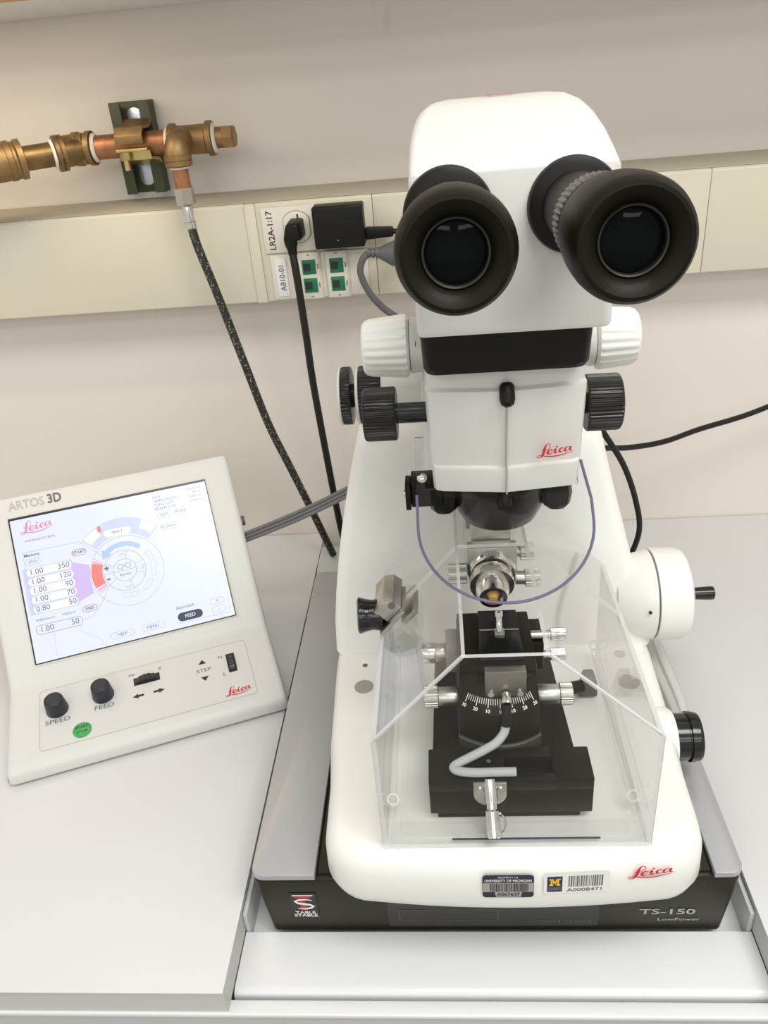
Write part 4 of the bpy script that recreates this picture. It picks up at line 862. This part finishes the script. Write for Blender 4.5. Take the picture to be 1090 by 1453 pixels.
scr('gauge_band', S_PALE, 0, D().arc(0.004, 0.088, 0.0510, 42, 137, 0.0200))
for z, a_, b_ in ((0.1060, '1.00', '350'), (0.0945, '1.00', '120'), (0.0838, '1.00', '90'), (0.0730, '1.00', '70'), (0.0616, '0.80', '50')):
    scr('memory_field', S_PURE, 1, D().pill(-0.0822, z, 0.0515, 0.0092)); stext(a_, -0.0968, z, 0.0092); stext(b_, -0.0590, z, 0.0092, align='R')
scr('gauge_end', S_PURE, 1, D().arc(0.004, 0.088, 0.0545, 116, 135, 0.0110, n=10)); scr('gauge_end', S_PURE, 1, D().arc(0.004, 0.088, 0.0545, 44, 62, 0.0110, n=10))
scr('gauge_field', S_PURE, 1, D().pill(0.0014, 0.1326, 0.032, 0.0085)); stext('RESET', 0.0014, 0.1326, 0.0042, sx=1.2)
scr('range_wedge', S_LILAC, 1, D().poly([(-0.0573, 0.1082), (-0.0374, 0.0998), (-0.0395, 0.0840), (-0.0385, 0.0655), (-0.0592, 0.0586)]))
scr('cutting_window', S_RED, 2, D().arc(CX, CY, 0.0322, 154, 202, 0.0125))
scr('gauge_marker', S_RED, 2, D().poly([(CX - 0.0196 + 0.0022 * math.cos(t), 0.1400 + 0.0042 * math.sin(t)) for t in [2 * PI * i / 16 for i in range(16)]]))
for a in (146, 150.5, 206, 210, 213): scr('window_tick', S_PINK, 2, D().arc(CX, CY, 0.0325, a, a + (2.2 if a in (150.5, 206) else 0.9), 0.0120, n=3))
scr('motion_arrow', S_BLUE, 2, D().strip([pol(0.0300, a, CX + 0.002, CY + 0.002) for a in range(48, 129, 4)] + [pol(0.0300, 128.5, CX + 0.002, CY + 0.002), pol(0.0290, 146, CX + 0.002, CY + 0.002)], [0.0058] * 21 + [0.0135, 0.0004]))
scr('cycle_ring', S_LINE, 3, D().arc(0.0040, 0.0835, 0.0425, -180, 180, 0.0005, n=64)); scr('cycle_ring', S_LINE, 3, D().arc(CX, CY, 0.0245, -180, 180, 0.0007, n=48)); scr('cycle_ring', S_LINE, 3, D().arc(CX, CY, 0.0135, -180, 180, 0.0007, n=36))
for a in (20, 75, -20, -75, 150, 215): scr('ring_spoke', S_LINE, 3, D().strip([pol(0.0135, a), pol(0.0245, a)], 0.0006))
scr('ring_spoke', S_LINE, 3, D().strip([(CX - 0.0245, CY), (CX + 0.0135, CY)], 0.0006))
for a0, a1 in ((-26, 34), (-62, -36), (-110, -76)): scr('faint_arrow', S_LINE, 3, D().strip([pol(0.0335, a0 + (a1 - a0) * i / 12, CX + 0.003) for i in range(13)] + [pol(0.0285, a1 - (a1 - a0) * i / 12, CX + 0.003) for i in range(13)], 0.0004, closed=True))
for pts, w in (([(-0.108, 0.1311), (-0.0437, 0.1304), (-0.0256, 0.1115), (-0.019, 0.103)], .0005), ([(-0.108, 0.1311), (-0.108, 0.056)], .0004), ([(-0.0567, 0.0367), (-0.045, 0.0385), (-0.035, 0.048), (-0.020, 0.0700)], .0005), ([(-0.060, 0.032), (-0.060, 0.024), (-0.040, 0.010), (-0.040, 0.002)], .0003), ([(-0.09, 0.032), (-0.092, 0.004)], .0003), ([(0.0474, 0.0058), (0.1105, 0.0055), (0.1125, 0.0266)], .0004), ([(0.052, 0.1315), (0.0480, 0.168), (0.110, 0.166), (0.112, 0.138), (0.052, 0.134)], .0002)):
    scr('screen_line', S_LINE, 3, D().strip(pts, w))
for t, x, y, w, sz in (('STO', -0.0984, 0.1185, 0.017, 0.0044), ('EDIT', 0.0598, 0.1411, 0.017, 0.0042), ('MODE', 0.0791, 0.1416, 0.017, 0.0042), ('PC Mount', 0.0620, 0.1258, 0.021, 0.0040), ('+', 0.0987, 0.0221, 0.017, 0.0060), ('-', 0.0986, 0.0117, 0.017, 0.0060), ('HELP', -0.0165, 0.0100, 0.027, 0.0048), ('MENU', 0.0192, 0.0102, 0.027, 0.0048)):
    scr('button_outline', S_LINE, 3, D().pillo(x, y, w, 0.0072, 0.0004)); stext(t, x, y, sz, sx=1.1)
for t, x, y in (('START', -0.0461, 0.1178), ('END', -0.0464, 0.0490)):
    scr('button_outline', S_MAG, 4, D().pillo(x, y, 0.0165, 0.0072, 0.0007)); stext(t, x, y, 0.0050, bold=0.0001)
scr('value_outline', S_MAG, 4, D().pillo(-0.0829, 0.0374, 0.0525, 0.0105, 0.0006)); stext('1.00', -0.0970, 0.0374, 0.0092); stext('50', -0.0605, 0.0374, 0.0092, align='R')
scr('screen_signature', S_LOGO, 4, D().logo(-0.1060, 0.1535, 0.0375))
stext('MICROSYSTEMS', -0.0855, 0.1440, 0.0036, sx=1.35); stext('Memory', -0.0983, 0.1268, 0.0052, bold=0.0001); stext('SPEEDmm/s', -0.0965, 0.0487, 0.0036, sx=1.2); stext('FEEDnm', -0.0700, 0.0489, 0.0036, sx=1.2)
stext('+', -0.0190, 0.0905, 0.0105, bold=0.0004); stext('-', -0.0190, 0.0785, 0.0130, bold=0.0004); stext('READY', CX, 0.0790, 0.0044); stext('Approach', 0.0603, 0.0243, 0.0056)
for i, (t, t2_) in enumerate((('SLICE', 'COUNTER'), ('SAMPLE WIDTH', '500 um'), ('TOTAL CUTS', '50000 mm'), ('RELEASE CUTS', '0.000 mm'))):
    stext(t, 0.0500, 0.1645 - i * 0.0050, 0.0040, align='L'); stext(t2_, 0.1090, 0.1665 - i * 0.0050, 0.0036, align='R')
scr('goggle_symbol', S_TEXT, 6, D().strip([pol(0.0030, a, CX - 0.0045, 0.0895) for a in range(0, 360, 20)] + [pol(0.0030, 0, CX - 0.0045, 0.0895), pol(0.0030, 180, CX + 0.0045, 0.0895)] + [pol(0.0030, 180 - a, CX + 0.0045, 0.0895) for a in range(0, 361, 20)], 0.0005))
for (x, y, r0) in ((CX, 0.1020, 90), (CX, 0.0660, 270), (CX + 0.0190, CY, 0)):
    pts = []
    for a in range(-80, 81, 20): pts += [pol(0.0022, r0 + a - 8, x, y), pol(0.0040, r0 + a, x, y), pol(0.0022, r0 + a + 8, x, y)]
    scr('lamp_symbol', S_LINE, 6, D().strip(pts, 0.0004))
scr('screen_button', S_DARK, 6, D().pill(0.0640, 0.0126, 0.0300, 0.0105)); stext('FEED', 0.0640, 0.0126, 0.0058, S_PURE, 7, bold=0.00003)
D().text('ARTOS', -0.0735, 0.1895, 0.0150, sx=0.86, align='R', bold=0.00012).build('lettering', INKG, cs, SP(0.0004))
D().text('3D', -0.0700, 0.1900, 0.0155, sx=0.86, align='L', bold=0.0004).build('lettering', INKD, cs, SP(0.0004))
# lower control panel
ldir = Vector((0, 0.106 - 0.012, 0.0421 - 0.0232)).normalized(); l0 = Vector((0, 0.012, 0.0232)) - ldir * 0.0060; nL = Vector((1, 0, 0)).cross(ldir)
def LP(hh): return plane(l0 + nL * hh, (1, 0, 0), ldir)
ob('control_panel', G().prism(rrect(-0.1155, 0.1190, 0.0115, 0.0940, 0.004), 2, -0.0006, 0.00025, mtx=LP(0)), PANEL, cs)
D().pillo(0.00175, 0.05275, 0.2345, 0.0825, 0.0005, r=0.004).build('panel_line', LINEG, cs, LP(0.0004))
for (x, y, t) in ((-0.0966, 0.0620, 'SPEED'), (-0.0469, 0.0650, 'FEED')):
    kb = ob('rotary_knob', G().lathe(Vector((x, 0, 0)) * 0 + (l0 + ldir * y + Vector((x, 0, 0)) + nL * 0.0004), nL, [(0, 0.0118), (0.001, 0.0120), (0.016, 0.0104), (0.0185, 0.0098), (0.0195, 0.0080), (0.0197, 0.004)], 36), KNOBN, cs)
    ob('knob_cap', G().lathe(l0 + ldir * y + Vector((x, 0, 0)) + nL * 0.0198, nL, [(0, 0.0076), (0.0005, 0.0070)], 30), KNOBN, kb)
    D().text(t, x, y - 0.0158, 0.0080, sx=1.25).build('lettering', INKD, cs, LP(0.0005))
gb = ob('start_button', G().lathe(l0 + ldir * 0.0250 + Vector((-0.0715, 0, 0)) + nL * 0.0003, nL, [(0, 0.0098), (0.0008, 0.0098), (0.0014, 0.0085), (0.0016, 0.004)], 36), GREENB, cs, label='green start button')
D().text('START', -0.0715, 0.0282, 0.0048, bold=0.0001).text('STOP', -0.0715, 0.0222, 0.0048, bold=0.0001).build('button_lettering', mat('dark_green', (0.01, 0.10, 0.03), 0.5), gb, LP(0.0021)).parent = gb
def wheel_slot(x0, x1, y0_, y1_, vertical):
    sl = ob('thumbwheel', G().prism(rrect(x0, x1, y0_, y1_, 0.0006), 2, 0.0, 0.0005, mtx=LP(0)), INK, cs)
    if vertical:
        rr = (y1_ - y0_) * 0.55; c = (x0 + x1) / 2
        wl = G().lathe(l0 + ldir * ((y0_ + y1_) / 2) + Vector((c - 0.0028, 0, 0)) - nL * (rr - 0.0062), (1, 0, 0), [(0, rr), (0.0056, rr)], ribs=18, ribh=0.0008, ribrows=(0, 1))
    else:
        rr = (x1 - x0) * 0.55; c = (y0_ + y1_) / 2
        wl = G().lathe(l0 + ldir * (c - 0.0030) + Vector(((x0 + x1) / 2, 0, 0)) - nL * (rr - 0.0072), ldir, [(0, rr), (0.0060, rr)], ribs=18, ribh=0.0008, ribrows=(0, 1))
    ob('wheel', wl, mat('wheel_black', (0.03, 0.03, 0.032), 0.3), sl, smooth=20)
wheel_slot(-0.0130, 0.0165, 0.0665, 0.0775, False); wheel_slot(0.0935, 0.1035, 0.0500, 0.0780, True)
d = D().text('W', -0.0145, 0.0830, 0.0062, sx=1.2).text('E', 0.0178, 0.0830, 0.0062, sx=1.2).text('N', 0.0870, 0.0760, 0.0062, sx=1.2).text('S', 0.0872, 0.0490, 0.0062, sx=1.2).text('STEP', 0.0660, 0.0630, 0.0068, sx=1.2)
d.build('lettering', INKD, cs, LP(0.0005))
d = D().poly([(0.0612, 0.0728), (0.0702, 0.0728), (0.0657, 0.0790)]).poly([(0.0612, 0.0535), (0.0657, 0.0472), (0.0702, 0.0535)])
for sx, cx in ((-1, -0.0095), (1, 0.0135)):
    q = [(-0.0062, -0.0014), (0.0, -0.0014), (0.0, -0.0034), (0.0062, 0.0), (0.0, 0.0034), (0.0, 0.0014), (-0.0062, 0.0014)]
    d.poly([(cx + sx * x, 0.0510 + y) for x, y in q])
d.build('arrow_symbols', INK, cs, LP(0.0005))
D().logo(0.0840, 0.0170, 0.0300).build('red_signature', RED, cs, LP(0.0005))
ob('rear_socket', G().cyl((0.1480, 0.232, 0.128), (0.1560, 0.232, 0.128), 0.0065, 20, 0.001), INKD, cs)

# console leads to the microtome
for i, (dz, dy) in enumerate(((0.0, 0.0), (0.0042, 0.002), (0.0086, 0.0035))):
    c = ob('console_lead', G().tube([(-0.320, 0.432 + dy, 0.124 + dz), (-0.285, 0.423 + dy, 0.147 + dz), (-0.250, 0.412 + dy, 0.166 + dz), (-0.210, 0.403 + dy, 0.186 + dz), (-0.170, 0.398 + dy, 0.206 + dz), (-0.1260, 0.394 + dy, 0.2290 + dz)], 0.0023, 10), mat('lead_grey', (0.14, 0.14, 0.14), 0.4), None)
    tag(c, ('lowest', 'middle', 'uppermost')[i] + ' thin grey lead of the bundle running from the console to the microtome', 'cable', 'console leads')

# cables and tubes on the handwheel side
c = ob('looping_cable', G().tube([(0.105, 0.43, 0.330), (0.140, 0.446, 0.300), (0.172, 0.452, 0.252), (0.196, 0.458, 0.210), (0.214, 0.462, 0.160), (0.222, 0.464, 0.115), (0.212, 0.466, 0.070), (0.195, 0.4665, 0.037)], 0.0036), CABLE)
tag(c, 'black cable arching down behind the white column', 'cable')
c = ob('side_cable', G().tube([(0.130, 0.440, 0.240), (0.165, 0.470, 0.232), (0.21, 0.500, 0.217), (0.26, 0.525, 0.211), (0.31, 0.545, 0.217), (0.37, 0.560, 0.226), (0.44, 0.575, 0.243), (0.52, 0.585, 0.25), (0.70, 0.6, 0.24)], 0.0036), CABLE)
tag(c, 'black cable running from the white column along the wall past the handwheel', 'cable')
for i, dx in enumerate((0.0, 0.011)):
    c = ob('air_tube', G().tube([(0.1780 + dx * .6, 0.300, 0.130), (0.1790 + dx, 0.262, 0.113), (0.1830 + dx, 0.225, 0.102), (0.1875 + dx * .9, 0.185, 0.0955), (0.1895 + dx * .7, 0.150, 0.0905), (0.1895 + dx * .7, 0.115, 0.0840)], 0.0042, 12), TUBEM)
    tag(c, ('clear plastic tube lying against the white base under the handwheel', 'clear plastic tube under the handwheel on the worktop side of its twin')[i], 'tube', 'clear tubes')
